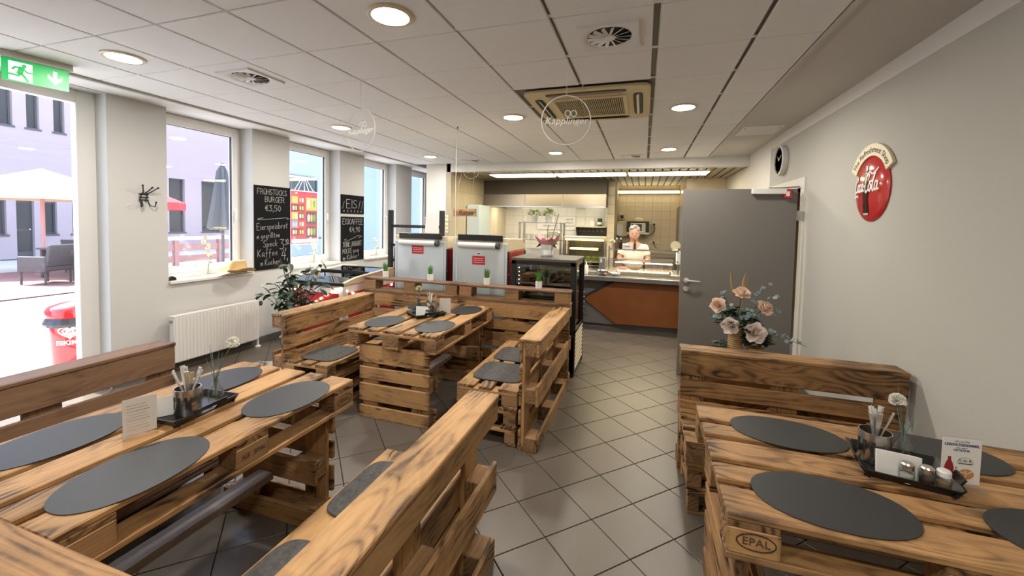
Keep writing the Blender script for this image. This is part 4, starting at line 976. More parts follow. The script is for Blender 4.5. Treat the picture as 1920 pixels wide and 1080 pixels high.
for a in (-w, w - .05):
    for b in (d0, d1 - .04): fr.box(a, a + .05, b, b + .04, .05, h - .03)
fr.box(-w, w, d0, d1, .0, .42); fr.box(-w, w, d0, d0 + .04, h - .07, h - .03); fr.box(-w, w, d1 - .04, d1, h - .07, h - .03); fr.box(-w, -w + .05, d0, d1, h - .07, h - .03); fr.box(w - .05, w, d0, d1, h - .07, h - .03)
fr.build('frame', 'black_metal', t, bevel=.003)
G().box(-w - .006, w + .006, d0 - .006, d1 + .006, h - .03, h).build('top_plate', 'hood_dark', t, bevel=.003)
G().box(-w + .05, w - .05, d0 + .012, d0 + .018, .42, h - .07).build('front_pane', 'fridge_glass', t)
for sx_ in (-1, 1): G().box(sx_*(w - .02) - .003, sx_*(w - .02) + .003, d0 + .04, d1 - .04, .52, h - .07).build('side_pane', 'smoke_glass', t)
G().box(-w + .05, w - .05, d1 - .025, d1 - .015, .42, h - .07).build('rear_pane', 'smoke_glass', t)
for z in (.62, .82, 1.0): G().box(-w + .06, w - .06, d0 + .06, d1 - .06, z, z + .006).build('shelf', 'clear', t); 
for z in (.627, .827, 1.007):
    for k in range(3): G().lathe([(.07, 0), (.08, .03), (.075, .05), (0, .055)], (-.18 + .18*k, -.05, z), 14).build('cake', ('pretzel', 'cream', 'rose')[k], t, smooth=True)
for sx_ in (-1,):
    G().box(-w + .055, -w + .07, d0 + .03, d0 + .045, .45, h - .09).build('light_strip', 'steel', t)
    for k in range(16): G().sphere((-w + .075, d0 + .035, .48 + .043 * k), .007, 6, 4).build('led', 'cool_led', t)
G().box(w, w + .004, d0 + .05, d1 - .05, .06, .46).build('louvre_back', 'cream', t)
for k in range(9): piece(t, 'louvre', (w + .008, (d0 + d1) / 2, .09 + .044 * k), (.012, d1 - d0 - .10, .026), 'cream', .003)
G().box(w, w + .012, d0, d0 + .045, .02, h - .03).box(w, w + .012, d1 - .045, d1, .02, h - .03).box(w, w + .012, d0, d1, .465, .50).build('side_trim', 'black_metal', t)
# tall black ladder frame with a paper sheet
t = thing('ladder_frame', 'tall black metal ladder frame standing behind the grey freezers', 'rack', (-3.24, 5.42, 0))
for x in (-.44, .43): G().box(x - .03, x + .03, -.03, .03, 0, 1.76).build('post', 'black_metal', t)
for z in (.35, .72, 1.0, 1.23, 1.52): G().box(-.41, .40, -.015, .015, z - .022, z + .022).build('rung', 'black_metal', t)
tag(G().box(-.11, .11, -.001, .001, -.18, .17).build('paper_sheet', 'paper', loc=(-2.955, 5.385, 1.55), rot=(R(-3), R(2), 0)), 'plain white paper sheet hung on the black ladder frame', 'paper')
# red chest freezer with sliding glass lid and a string of fairy lights
t = thing('chest_freezer', 'red and white chest freezer with curved glass lid below the chalkboards', 'freezer', (-3.86, 4.80, 0))
G().box(-.40, .42, -.72, .54, .05, .80).build('body', 'white_plastic', t, bevel=.03, seg=2)
for a in (-.32, .34):
    for b in (-.62, .44): G().cyl((a, b, 0), (a, b, .06), .03, n=10).build('caster', 'black_plastic', t)
for a, b in ((-.34, .36),): G().box(a, b, -.728, -.718, .12, .70).build('front_panel', 'red_panel', t)
G().box(.418, .428, -.62, -.05, .12, .70).box(.418, .428, .02, .55, .12, .70).build('side_panel', 'red_panel', t)
for a, b in ((-.42, -.38), (.40, .44)): G().prism_x([(-.74, .80), (.55, .80), (.55, .90), (.25, .93), (-.5, .88), (-.74, .83)], a, b).build('lid_frame', 'cream', t, bevel=.006)
G().prism_x([(-.72, .805), (-.72, .825), (-.5, .872), (.25, .922), (.53, .892), (.53, .872), (.25, .905), (-.5, .855)], -.38, .40).build('lid_glass', 'dark_glass', t)
for yy in (-.2, .22): G().box(-.38, .40, yy - .01, yy + .01, .885 + .02*(yy > 0), .915 + .01*(yy > 0)).build('lid_rail', 'black_plastic', t)
G().box(-.42, .44, -.745, -.72, .79, .835).build('front_bumper', 'black_plastic', t, bevel=.004)
G().box(-.12, .02, -.7295, -.7275, .30, .40).build('label', 'paper', t)
def lights(pts, label):
    t = thing('fairy_lights', label, 'fairy lights', pts[0]); p0 = Vector(pts[0])
    P_ = [Vector(p) - p0 for p in pts]; G().tube(P_, .003, 5).build('wire', 'white_plastic', t)
    for k, p in enumerate(P_):
        for q in (0, .5):
            if k + 1 < len(P_): c = p.lerp(P_[k+1], q); G().sphere((c.x, c.y, c.z - .012), .013, 8, 6).build('bulb', 'fairy_glow', t)
lights([(-4.15, 4.068, .74), (-4.02, 4.062, .60), (-3.9, 4.06, .55), (-3.75, 4.06, .64), (-3.58, 4.062, .73), (-3.46, 4.066, .78), (-3.425, 4.25, .70), (-3.425, 4.5, .62), (-3.425, 4.72, .72), (-3.425, 4.95, .65), (-3.425, 5.2, .74)], 'string of warm fairy lights draped round the red chest freezer')

# ------------------------------------------------------------------ kitchen: hood, counter, equipment
t = thing('extractor_hood', 'long stainless steel extractor hood under a dark boxed canopy', 'hood', (-2.14, 9.4, 1.98))
G().box(-1.375, 1.37, -.58, .98, .26, .57).build('canopy_box', 'hood_dark', t)
G().prism_x([(-.62, .0), (-.60, .26), (-.57, .26), (-.59, .0)], -1.375, 1.37).box(-1.375, -1.35, -.6, .98, 0, .26).box(1.345, 1.37, -.6, .98, 0, .26).build('apron', 'hood_steel', t)
G().box(-1.375, 1.37, -.63, -.59, -.03, .012).build('lip', 'chrome', t, bevel=.004); G().box(-1.35, 1.345, -.58, .98, .055, .075).build('filter_bed', 'steel_dull', t)
for x in (-.9, .0, .9):
    lb = G().box(x - .32, x + .32, .10, .22, .035, .055).build('hood_lamp', 'hood_glow', t)
for x in (-.4, .45): G().box(x, x + .012, -.623, -.612, .0, .26).build('seam', 'steel_dull', t)
# counter block
t = thing('service_counter', 'long service counter with orange wood front panel and steel edge', 'counter', (-.45, 6.9, 0))
G().box(-1.75, 1.22, -.42, .42, .07, .76).build('body', 'counter_grey', t); G().box(-1.75, 1.22, -.38, .40, 0, .07).build('plinth', 'skirting', t)
G().prism_y([(-.43, .458), (.09, .09), (1.20, .11), (1.20, .765), (.08, .765)], -.47, -.42).build('front_panel', 'orange_wood', t, bevel=.004)
G().prism_y([(-.46, .458), (-.43, .44), (.10, .765), (.03, .765)], -.475, -.425).build('panel_edge', 'print_black', t)
wt = G().box(-1.76, 1.22, -.60, .42, .76, .80).build('worktop', 'counter_grey', t, bevel=.004); G().box(-1.76, 1.22, -.605, -.40, .80, .83).build('tray_rail', 'counter_top', t, bevel=.006); G().box(-1.76, 1.22, -.40, .42, .80, .875).build('upper_ledge', 'counter_top', t, bevel=.006)
for k in range(4): G().box(-1.76, 1.22, -.57 + .045*k, -.555 + .045*k, .83, .836).build('rail_rib', 'steel', t)
# glass shelf guard above the counter
t = thing('sneeze_guard', 'glass shelf guard on steel posts across the service counter', 'glass guard', (0, 6.62, .875))
G().box(-.50, .50, -.10, .12, .352, .360).build('upper_shelf', 'case', t); G().box(-.50, .50, -.105, -.10, .348, .366).build('shelf_edge', 'steel', t)
G().box(-.50, .50, -.06, .12, .20, .206).build('lower_shelf', 'case', t); G().box(-.50, .50, -.065, -.06, .198, .208).build('shelf_edge', 'steel', t)
for x in (-.505, .505): G().box(x - .012, x + .012, -.02, .02, 0, .40).build('post', 'steel', t)
G().box(.47, .53, -.06, .0, .16, .36).build('post_cap', 'white_plastic', t, bevel=.008)
for k in range(24): G().box(-.36 + .031*k, -.342 + .031*k, -.13, -.112, .022, .042).build('led', 'led_glow', t)
G().box(-.40, .40, -.12, -.10, 0, .05).build('led_rail', 'steel_dull', t)
ld = bpy.data.lights.new('counter_light', 'AREA'); ld.shape = 'RECTANGLE'; ld.size = .9; ld.size_y = .05; ld.energy = 6; ld.color = (1, .82, .5)
lo = bpy.data.objects.new('counter_light', ld); COL.objects.link(lo); lo.parent = t; lo.location = (0, -.05, .34)
for x0, x1, lab in ((-.43, .005, 'clear domed food cover with dark sausage in front of the woman'), (.03, .45, 'clear domed food cover with pink ham slices beside the grey wall')):
    t = thing('food_cover', lab, 'food cover', ((x0 + x1) / 2, 6.90, .875)); w = (x1 - x0) / 2
    G().prism_x([(-.15, .01), (-.14, .14), (-.08, .20), (.12, .20), (.15, .01)], -w, w).build('dome', 'dome', t, bevel=.01)
    G().box(-w, w, -.16, .16, 0, .012).build('tray', 'white_plastic', t, bevel=.003); G().box(-w + .05, w - .05, -.09, -.07, .19, .198).build('glint_rail', 'chrome', t)
for k in range(3):
    tag(G().sphere((0, 0, 0), (.055, .06, .008), 12, 6).build('ham_slice', 'ham', loc=(.12 + .118*k, 6.89, .8955), smooth=True), ('pink ham slice under the right food cover, leftmost', 'pink ham slice in the middle under the right food cover', 'pink ham slice under the right food cover, rightmost')[k], 'ham', 'ham slices under the cover')
for k in range(2):
    tag(G().sphere((0, 0, 0), (.09, .03, .025), 10, 6).build('sausage', 'sausage_dark' if k % 2 else 'ham', loc=(-.31 + .19*k, 6.90, .9125), smooth=True), ('reddish sausage under the left food cover', 'dark sausage under the left food cover')[k], 'sausage', 'sausages under the cover')
# food warmer at the left part of the counter
t = thing('food_warmer', 'lit glass food warmer on the counter left of the tiled pillar', 'food warmer', (-.90, 6.80, .875))
for x in (-.31, .31):
    for y in (-.16, .16): G().box(x - .015, x + .015, y - .015, y + .015, 0, .52).build('post', 'steel', t)
G().box(-.33, .33, -.18, .18, .50, .535).build('top', 'cream', t, bevel=.004); G().box(-.32, .32, -.17, -.16, .47, .495).build('light_bar', 'heat_glow', t)
G().box(-.29, .29, -.15, .15, .31, .318).build('shelf', 'case', t); G().box(-.24, .20, -.13, .05, .325, .345).build('heat_plate', 'heat_glow', t)
G().box(-.33, .33, -.18, .18, .0, .04).build('base', 'steel', t); G().box(-.31, .31, .165, .17, .05, .50).build('back', 'dark_grey', t); G().box(-.31, .31, -.175, -.17, .05, .50).build('front_pane', 'case', t)
G().box(-.29, .29, -.15, .15, .12, .135).build('shelf', 'cream', t); 
for k in range(3): G().box(.02 + .09*k, .10 + .09*k, -.12, -.05, .136, .21).build('salad_box', 'leaf_light', t, bevel=.008)
t = thing('steel_rack', 'two tier steel shelf rack with potted plants on top', 'rack', (-1.63, 6.75, .875))
for x in (-.35, .35):
    for y in (-.14, .14): G().box(x - .015, x + .015, y - .015, y + .015, 0, .742).build('post', 'steel', t)
for z in (.46, .745): G().box(-.36, .36, -.155, .155, z - .012, z).build('shelf', 'steel', t)
G().box(-.34, .34, .13, .14, .05, .30).build('back_panel', 'wall_tile', t)
def leafy(t, n, r, h, m, z0=0., seed=1, ls=.05):
    rnd = random.Random(seed); g = G()
    for k in range(n):
        a = rnd.uniform(0, 6.28); el = rnd.uniform(.15, 1.4); l = rnd.uniform(.6, 1.)
        p = Vector((math.cos(a)*math.cos(el)*r*l, math.sin(a)*math.cos(el)*r*l, z0 + math.sin(el)*h*l))
        d = Vector((math.cos(a + rnd.uniform(-.6, .6)), math.sin(a + rnd.uniform(-.6, .6)), rnd.uniform(-.3, .5))).normalized(); s_ = d.cross(Vector((0, 0, 1))).normalized() * ls * .33
        q = ls * rnd.uniform(.7, 1.2); up = Vector((0, 0, ls * .12))
        g.add([p, p + d*q*.5 + s_ + up, p + d*q, p + d*q*.5 - s_ + up], [(0, 1, 2), (0, 2, 3)])
    return g
for x, lab in ((-1.755, 'leafy green plant in white pot on the steel rack, left one'), (-1.51, 'leafy green plant in white pot on the steel rack, right one')):
    t = thing('potted_plant', lab, 'plant', (x, 6.72, 1.62)); G().lathe([(.042, 0), (.06, .11), (.055, .11)], n=16).build('pot', 'white_ceramic', t, smooth=True); leafy(t, 90, .10, .12, 'leaf_light', .10, int(-x*100), .06).build('foliage', 'leaf_light', t, kind='stuff')
for k in range(5):
    tag(G().lathe([(.030, 0), (.036, .09), (.034, .09), (.028, .006)], n=14).build('drinking_glass', 'clear', loc=(-1.88 + .085*k, 6.70, 1.336), smooth=True), 'clear drinking glass standing on the middle shelf of the steel rack', 'glass', 'glasses on the steel rack')
tag(G().box(-.09, .09, -.06, .06, 0, .13).build('glass_crate', 'smoke_glass', loc=(-1.42, 6.76, 1.336), bevel=.01), 'pale plastic box on the middle shelf of the steel rack', 'box')
for x, lab in ((-1.78, 'pale stoneware tray under the steel rack, left one'), (-1.5, 'pale stoneware tray under the steel rack, right one')):
    tag(G().box(-.12, .12, -.08, .08, 0, .10).build('serving_tray', 'paper_grey', loc=(x, 6.74, .876), bevel=.012), lab, 'tray')
# small counter items
t = thing('scale', 'grey kitchen scale column on the counter beside the steel bowl', 'scale', (-.60, 6.555, .876)); G().box(-.06, .06, -.05, .05, 0, .04).build('base', 'counter_grey', t, bevel=.006); G().box(-.05, .05, -.02, .03, .04, .22).build('column', 'counter_grey', t, bevel=.01); G().box(-.035, .0, -.024, -.02, .14, .20).build('keypad', 'paper_grey', t)
tag(G().lathe([(.04, 0), (.085, .03), (.10, .075), (.094, .075), (.078, .034), (.0, .012)], n=24).build('steel_bowl', 'steel', loc=(-.575, 6.385, .837), smooth=True), 'shiny steel bowl on the counter edge', 'bowl')
tag(G().lathe([(.035, 0), (.06, .02), (.075, .045), (.07, .045), (.0, .01)], n=24).build('white_bowl', 'white_ceramic', loc=(-.39, 6.385, .837), smooth=True), 'small white bowl right of the steel bowl', 'bowl')
tag(G().lathe([(.03, 0), (.032, .12), (.012, .15), (.008, .19), (0, .19)], n=16).build('squeeze_bottle', 'paper', loc=(-.83, 6.42, .837), smooth=True), 'cream coloured squeeze bottle beside the glass fridge', 'bottle')
for x, m_, lab in ((-.395, 'brown_band', 'dark sauce bottle on the glass guard shelf, outer one'), (-.335, 'cola_dark', 'dark sauce bottle with pale cap next to the small card')):
    t = thing('sauce_bottle', lab, 'bottle', (x, 6.62, 1.236)); G().lathe([(.026, 0), (.028, .10), (.02, .13), (.012, .145)], n=14).build('body', m_, t, smooth=True); G().lathe([(.014, .145), (.014, .17), (0, .175)], n=12).build('cap', 'paper_grey', t)
t = thing('small_sign', 'small white card leaning on the glass guard shelf', 'card', (-.235, 6.62, 1.236)); G().box(-.075, .075, -.003, .003, 0, .07).build('card', 'paper', t); text('Danke', .03, 'print_black', t, loc=(0, -.004, .04), rot=FACE_CAM)
tag(G().lathe([(.018, 0), (.02, .08), (.008, .11), (.008, .14), (0, .145)], n=12).build('pepper_mill', 'print_black', loc=(-.125, 6.62, 1.236), smooth=True), 'slim black bottle standing on the guard shelf before her shoulder', 'bottle')
t = thing('plate_stand', 'round cream plate standing on the guard shelf at the grey wall', 'plate', (.46, 6.64, 1.237)); G().cyl((0, .0, .075), (0, .012, .075), .07, n=28).build('plate', 'cream', t); G().box(-.04, .04, -.02, .03, 0, .012).build('foot', 'white_plastic', t)
t = thing('blossom_glass', 'glass with cream blossoms at the left end of the guard shelf', 'vase', (-.455, 6.63, 1.2355)); G().lathe([(.022, 0), (.026, .07), (.024, .07), (.02, .006), (0, .005)], n=14).build('glass', 'clear', t, smooth=True)
for k in range(7): a = k*.9; G().sphere((.03*math.cos(a), .02*math.sin(a), .10 + .014*(k % 3)), (.022, .02, .018), 8, 6).build('blossom', 'petal_cream', t, smooth=True)
for k in range(3): G().tube([(0, 0, .01), (.012*(k - 1), 0, .10)], .002, 4).build('stem', 'stem', t)
# oven and machines behind the counter gap
t = thing('oven_unit', 'dark built in oven with steel racks left of the orange panel', 'oven', (-1.17, 6.44, 0)); 
G().box(-.30, .28, -.02, .035, .10, .75).build('front', 'print_black', t); G().box(-.10, .25, -.024, -.02, .62, .74).build('control_panel', 'dark_grey', t); G().tube([(.10 + .05*math.cos(q), -.026, .68 + .02*math.sin(q)) for q in [i*.4 for i in range(16)]], .004, 5, True).build('badge_ring', 'paper_grey', t)
for k in range(5): G().cyl((-.28, -.035, .26 + .075*k), (.33, -.035, .26 + .075*k), .014, n=8).build('rack_bar', 'steel', t)
# back wall equipment
t = thing('microwave', 'white microwave on a wall shelf behind the woman', 'microwave', (-.13, 10.15, 1.445)); G().box(-.17, .17, -.12, .22, 0, .215).build('case', 'white_plastic', t, bevel=.006); G().box(-.145, .085, -.126, -.12, .03, .19).build('door_window', 'hood_dark', t); G().box(.10, .16, -.126, -.12, .03, .19).build('control_panel', 'cream', t)
t = thing('wall_shelf', 'dark sided wall shelf holding the microwave', 'shelf', (-.135, 10.2, 1.43)); G().box(-.25, .25, -.2, .2, -.03, .014).build('board', 'cream', t); G().box(-.25, .25, -.2, .2, .25, .27).build('top', 'hood_dark', t); 
for x in (-.245, .175): G().box(x, x + .07, -.2, .2, .0145, .25).build('side', 'print_black', t)
t = thing('dish_dome', 'round pale lid lying on top of the microwave shelf', 'lid', (-.13, 10.15, 1.70)); G().lathe([(.14, 0), (.13, .04), (.09, .08), (0, .10)], n=24).build('dome', 'cream', t, smooth=True); G().box(-.05, .05, -.08, -.06, .06, .075).build('handle', 'paper', t)
t = thing('towel_dispenser', 'large rounded cream paper towel dispenser beside the pillar', 'dispenser', (-.49, 10.27, 1.33)); G().prism_y(ellipse(0, .18, .15, .18, 28, 4.), -.1, .125).build('case', 'cream', t, bevel=.01); G().prism_y(ellipse(-.06, .16, .075, .14, 24, 3.), -.115, -.1).build('window', 'white_plastic', t)
t = thing('soap_dispenser', 'small soap dispenser with dark window above the towel dispenser', 'dispenser', (-.51, 10.32, 1.74)); G().box(-.07, .08, -.05, .075, 0, .14).build('case', 'cream', t, bevel=.008); G().box(-.04, .035, -.056, -.05, .02, .10).build('window', 'cola_dark', t)
t = thing('cable_conduit', 'white cable conduit running down the beige tiles to a dark plug', 'conduit', (.225, 10.38, 1.6)); G().box(-.012, .012, 0, .018, .06, .92).build('duct', 'cream', t); G().box(-.04, .04, -.02, .018, 0, .08).build('socket', 'cream', t); G().cyl((0, -.02, .035), (0, -.05, .035), .024, n=12).build('plug', 'print_black', t); G().tube([(0, -.05, .03), (.01, -.05, -.12), (-.06, -.05, -.22), (-.14, -.05, -.16), (-.165, -.05, -.06)], .007, 6).build('cord', 'print_black', t, smooth=True)
t = thing('wall_socket', 'triple wall socket with black plug low on the beige tiles', 'socket', (.25, 10.38, 1.21)); G().box(-.12, .12, 0, .018, -.035, .035).build('plate', 'cream', t); G().cyl((-.02, .0, 0), (-.02, -.04, 0), .022, n=12).build('plug', 'print_black', t); G().tube([(-.02, -.03, 0), (0, -.03, -.08), (.05, -.03, -.14)], .007, 6).build('cord', 'print_black', t)
G_door = thing('tall_cabinet', 'tall grey cabinet side at the right end of the kitchen', 'cabinet', (.72, 9.2, 0)); G().box(-.055, .055, -.4, .4, 0, 2.0).build('body', 'counter_grey', G_door, bevel=.004); G().box(-.06, -.055, -.38, .38, .1, 1.95).build('door', 'door_grey', G_door)
t = thing('worktop_unit', 'steel worktop with dark drawers along the back wall', 'worktop', (.1, 10.05, 0)); G().box(-.68, .58, -.33, .33, 0, .86).build('cabinet', 'steel_dull', t); G().box(-.70, .59, -.35, .34, .86, .92).build('top', 'steel', t, bevel=.004); G().box(-.1, .55, -.34, -.33, .60, .80).build('drawer', 'print_black', t)
t = thing('worktop_unit', 'long steel worktop under the extractor hood', 'worktop', (-2.14, 9.98, 0)); G().box(-1.36, 1.35, -.40, .41, 0, .86).build('cabinet', 'steel_dull', t); G().box(-1.37, 1.36, -.42, .415, .86, .92).build('top', 'steel', t, bevel=.004)
for k in range(5): G().box(-1.3 + .53*k, -.82 + .53*k, -.41, -.40, .12, .8).build('door', 'steel', t)
t = thing('glass_rack', 'wall shelf with glasses hanging beneath it under the hood', 'shelf', (-1.235, 10.25, 1.53)); G().box(-.36, .36, -.14, .14, 0, .03).build('board', 'cream', t); G().box(-.36, .36, .11, .14, -.27, 0).build('back', 'hood_dark', t); G().prism_x([(-.13, 0), (.13, 0), (.13, -.28), (.10, -.28)], -.36, -.33).build('bracket', 'hood_dark', t)
for k in range(6): tag(G().lathe([(.045, 0), (.042, .07), (.025, .11), (.0, .115)], n=14).build('hanging_glass', 'clear', loc=(-1.50 + .105*k, 10.22, 1.414), smooth=True), 'glass hanging upside down below the wall shelf by the pillar', 'glass', 'hanging glasses')
tag(G().lathe([(.055, 0), (.055, .13), (.05, .13), (.05, .01)], n=18).build('white_cup', 'white_ceramic', loc=(-1.20, 10.25, 1.562), smooth=True), 'white cup on the wall shelf above the hanging glasses', 'cup')
t = thing('green_can', 'green and white tin on the wall shelf above the hanging glasses', 'tin', (-1.03, 10.25, 1.562)); G().cyl((0, 0, 0), (0, 0, .19), .055, n=20).build('tin', 'paper', t, smooth=True); 
for a, b in ((.0, .04), (.10, .19)): G().cyl((0, 0, a), (0, 0, b + .001), .0565, n=20).build('band', 'leaf', t)
for x0, x1, lab in ((-2.66, -2.16, 'white lettered wall board behind the potted plants'), (-2.12, -1.63, 'white framed wall board with heart drawing and lettering')):
    t = thing('wall_board', lab, 'board', ((x0 + x1) / 2, 10.385, 1.625), FACE_CAM); w = (x1 - x0) / 2
    G().box(-w, w, -.18, .18, -.01, .005).build('board', 'paper', t); g = G(); 
    for b in ((-w, w, -.18, -.165), (-w, w, .165, .18), (-w, -w + .015, -.18, .18), (w - .015, w, -.18, .18)): g.box(*b, 0, .012)
    g.build('frame', 'paper_grey', t)
    for k, s_ in enumerate(('HEUTE', 'FRISCH', 'GEKOCHT')): text(s_, .062, 'print_black', t, loc=(.07, .09 - .085*k, .006), shear=.2)
    g = G(); pts = [(-.14 + .0045*16*math.sin(q)**3, .08 + .0045*(13*math.cos(q)-5*math.cos(2*q)-2*math.cos(3*q)-math.cos(4*q))) for q in [i*.2618 for i in range(25)]]; g.ribbon(pts, .005, .006); g.build('heart_drawing', 'paper_grey', t)
tag(G().box(-.05, .05, -.03, 0, -.06, .06).build('switch_box', 'white_plastic', loc=(-2.95, 10.39, 1.72), bevel=.004), 'small white switch box on the white tiles under the hood', 'switch')
# pale fridge and doorway at the kitchen left wall
t = thing('tall_fridge', 'tall pale blue white fridge at the left kitchen wall', 'fridge', (-3.36, 8.15, 0)); G().box(-.14, .14, -.28, .3, .03, 1.96).build('body', 'blue_white', t, bevel=.01); G().box(-.14, .14, -.30, -.28, .05, 1.94).build('door', 'blue_white', t, bevel=.006); G().box(.08, .11, -.335, -.30, .9, 1.3).build('handle', 'steel', t, bevel=.004); G().box(-.13, .13, -.27, .29, 0, .03).build('plinth', 'dark_grey', t)
t = thing('cash_sign', 'wooden cash desk sign hanging on two wires', 'sign', (-3.14, 6.95, 1.775))
for z in (-.048, .0, .048): piece(t, 'board', (0, 0, z), (.46, .016, .044), 'wood_brown' if z == 0 else 'wood', .002)
for x in (-.16, .16): G().tube([(x, 0, .07), (x*.9, .02, .5), (x*.8, .20, .89)], .002, 5).build('wire', 'paper_grey', t)
G().box(-.18, -.16, .008, .02, -.07, .07).box(.16, .18, .008, .02, -.07, .07).build('batten', 'wood', t)
text('Kassa', .13, 'brown_band', t, loc=(.02, -.011, 0), shear=.2, rot=FACE_CAM, ext=.003, offset=.002)
for x, z0, z1, lab in ((-3.56, 1.38, 1.72, 'narrow handwritten price list on the pillar below the cash sign'),):
    t = thing('price_list', lab, 'list', (-3.60, 7.115, 1.56), FACE_CAM); G().box(-.045, .045, -.17, .17, 0, .003).build('sheet', 'sign_cream', t)
    for k in range(4): text(('Eis', 'Kaffee', 'Tee', 'Cola')[k], .04, 'brown_band', t, loc=(0, .12 - .08*k, .0035))
# ------------------------------------------------------------------ things on the tables
def tray(x, y, w, d, rz, label, zt=.7445):
    t = thing('tray', label, 'tray', (x, y, zt), (0, 0, rz), 'black table trays')
    G().box(-w/2, w/2, -d/2, d/2, 0, .006).build('base', 'black_plastic', t)
    for s_ in (-1, 1):
        G().prism_x([(s_*d/2, 0), (s_*(d/2 - .006), .006), (s_*(d/2 + .018), .032), (s_*(d/2 + .024), .032)], -w/2 - .012, w/2 + .012).build('rim', 'black_plastic', t)
        g = G()
        for a, b in ((-d/2 - .014, -.045), (.045, d/2 + .014)): g.prism_y([(s_*w/2, 0), (s_*(w/2 - .006), .006), (s_*(w/2 + .02), .036), (s_*(w/2 + .027), .036)], a, b)
        g.prism_y([(s_*(w/2 + .018), .030), (s_*(w/2 + .025), .030), (s_*(w/2 + .038), .052), (s_*(w/2 + .031), .052)], -.075, .075).build('handle_rim', 'black_plastic', t)
    return t
def holder(x, y, z, label, rz=0.):
    t = thing('cutlery_holder', label, 'holder', (x, y, z), (0, 0, rz), 'steel cutlery holders')
    G().lathe([(.046, 0), (.049, .004), (.049, .112), (.0465, .112), (.0465, .006), (0, .005)], n=30, sx=1.0, sy=1.0).build('cup', 'steel', t, smooth=True)
    for k, b in enumerate((-.026, 0, .026)):
        g = G(); g.box(b - .0022, b + .0022, 0, .0012, .030, .072); g.box(b - .006, b + .006, 0, .0012, .066, .084)
        o = g.build('cutlery_mark', 'print_black', t)
        for v in o.data.vertices: a = R(-90) + v.co.x / .049; rr = .0494 + v.co.y * .4; v.co.x, v.co.y = rr*math.cos(a), rr*math.sin(a)
    return t
def cutlery(x, y, z, n, label, grp, seed):
    rnd = random.Random(seed)
    for k in range(n):
        a = 2*math.pi*k/n + rnd.uniform(-.3, .3); tilt = rnd.uniform(.12, .42); L = rnd.uniform(.17, .20)
        d = Vector((math.cos(a)*math.sin(tilt), math.sin(a)*math.sin(tilt), math.cos(tilt))); b = Vector((-math.cos(a)*.012, -math.sin(a)*.012, .012))
        side = d.cross(Vector((-math.sin(a), math.cos(a), 0))).normalized()
        kind = k % 3; w = .0075
        P_ = [b, b + d*L*.5, b + d*L*.8, b + d*L]
        ww = [(.003, .004, .0075, .0085), (.004, .003, .006, .0075), (.005, .0045, .009, .0095)][kind]
        g = G(); sd = Vector((-math.sin(a), math.cos(a), 0)); th = side * .0014
        vs_ = []
        for p, q in zip(P_, ww): vs_ += [p - sd*q - th, p + sd*q - th, p + sd*q + th, p - sd*q + th]
        fs = [(i*4+j, i*4+(j+1)%4, (i+1)*4+(j+1)%4, (i+1)*4+j) for i in range(3) for j in range(4)] + [(3, 2, 1, 0), (12, 13, 14, 15)]
        o = g.add(vs_, fs).build(('knife', 'fork', 'spoon')[kind], 'cutlery_steel', loc=(x, y, z), bevel=.0006); tag(o, label, 'cutlery', grp)
def shaker(x, y, z, m, cap, label, grp=None):
    t = thing('shaker', label, 'shaker', (x, y, z), group=grp)
    G().lathe([(.019, 0), (.021, .004), (.020, .045), (.016, .052)], n=18).build('glass_body', 'smoke_glass', t, smooth=True)
    G().lathe([(.0165, .003), (.0175, .03), (0, .032)], n=16).build('contents', m, t, smooth=True)
    G().lathe([(.0185, .050), (.0185, .066), (.015, .071), (0, .0715)], n=18).build('cap', cap, t)
def napkins(x, y, z, rz, label, w=.11):
    t = thing('napkin_stack', label, 'napkins', (x, y, z), (0, 0, rz), 'folded napkin stacks')
    for k in range(4): G().prism_x([(-.018 + .010*k, 0), (-.010 + .010*k, 0), (-.006 + .011*k, .082 - .004*k), (-.010 + .011*k, .084 - .004*k)], -w/2 + .002*k, w/2 - .003*k).build('napkin', 'paper', t, bevel=.001)
def flower_bottle(x, y, z, label, hgt, lean, gm='clear', petal='petal_white', fr=.026, tall=.15):
    t = thing('flower_bottle', label, 'vase', (x, y, z))
    G().lathe([(.028, 0), (.031, .006), (.031, hgt*.55), (.014, hgt*.8), (.013, hgt), (.015, hgt + .004), (.011, hgt + .003), (.011, hgt*.8), (.028, hgt*.52), (.027, .01), (0, .008)], n=20).build('bottle', gm, t, smooth=True)
    top = Vector((lean[0], lean[1], hgt + tall))
    G().tube([(0, 0, .02), (0, 0, hgt), (lean[0]*.4, lean[1]*.4, hgt + tall*.5), top], .0025, 6).build('stem', 'stem', t)
    rnd = random.Random(int(x*100)); g = G()
    for i in range(70):
        q, e = rnd.uniform(0, 6.28), rnd.uniform(-.5, 1.5); d = Vector((math.cos(q)*math.cos(e), math.sin(q)*math.cos(e), math.sin(e))); s_ = d.orthogonal().normalized() * fr * .45; u_ = d.cross(s_)
        c = top + d * fr * .55; g.add([c, c + d*fr*.4 + s_, c + d*fr*.62, c + d*fr*.4 - s_], [(0, 1, 2, 3)]); g.add([c, c + d*fr*.4 + u_, c + d*fr*.6, c + d*fr*.4 - u_], [(0, 1, 2, 3)])
    g.sphere(top, fr*.72, 10, 7); g.build('flower_head', petal, t)
    g = G()
    for i in range(9):
        a = rnd.uniform(0, 6.28); r_ = rnd.uniform(.01, .04); h_ = hgt + rnd.uniform(.06, .17)
        g.tube([(0, 0, .03), (r_*.2*math.cos(a), r_*.2*math.sin(a), hgt), (r_*math.cos(a), r_*math.sin(a), h_)], [.0018, .0016, .0005], 4)
    g.build('grass_blades', 'leaf_grey', t, kind='stuff')
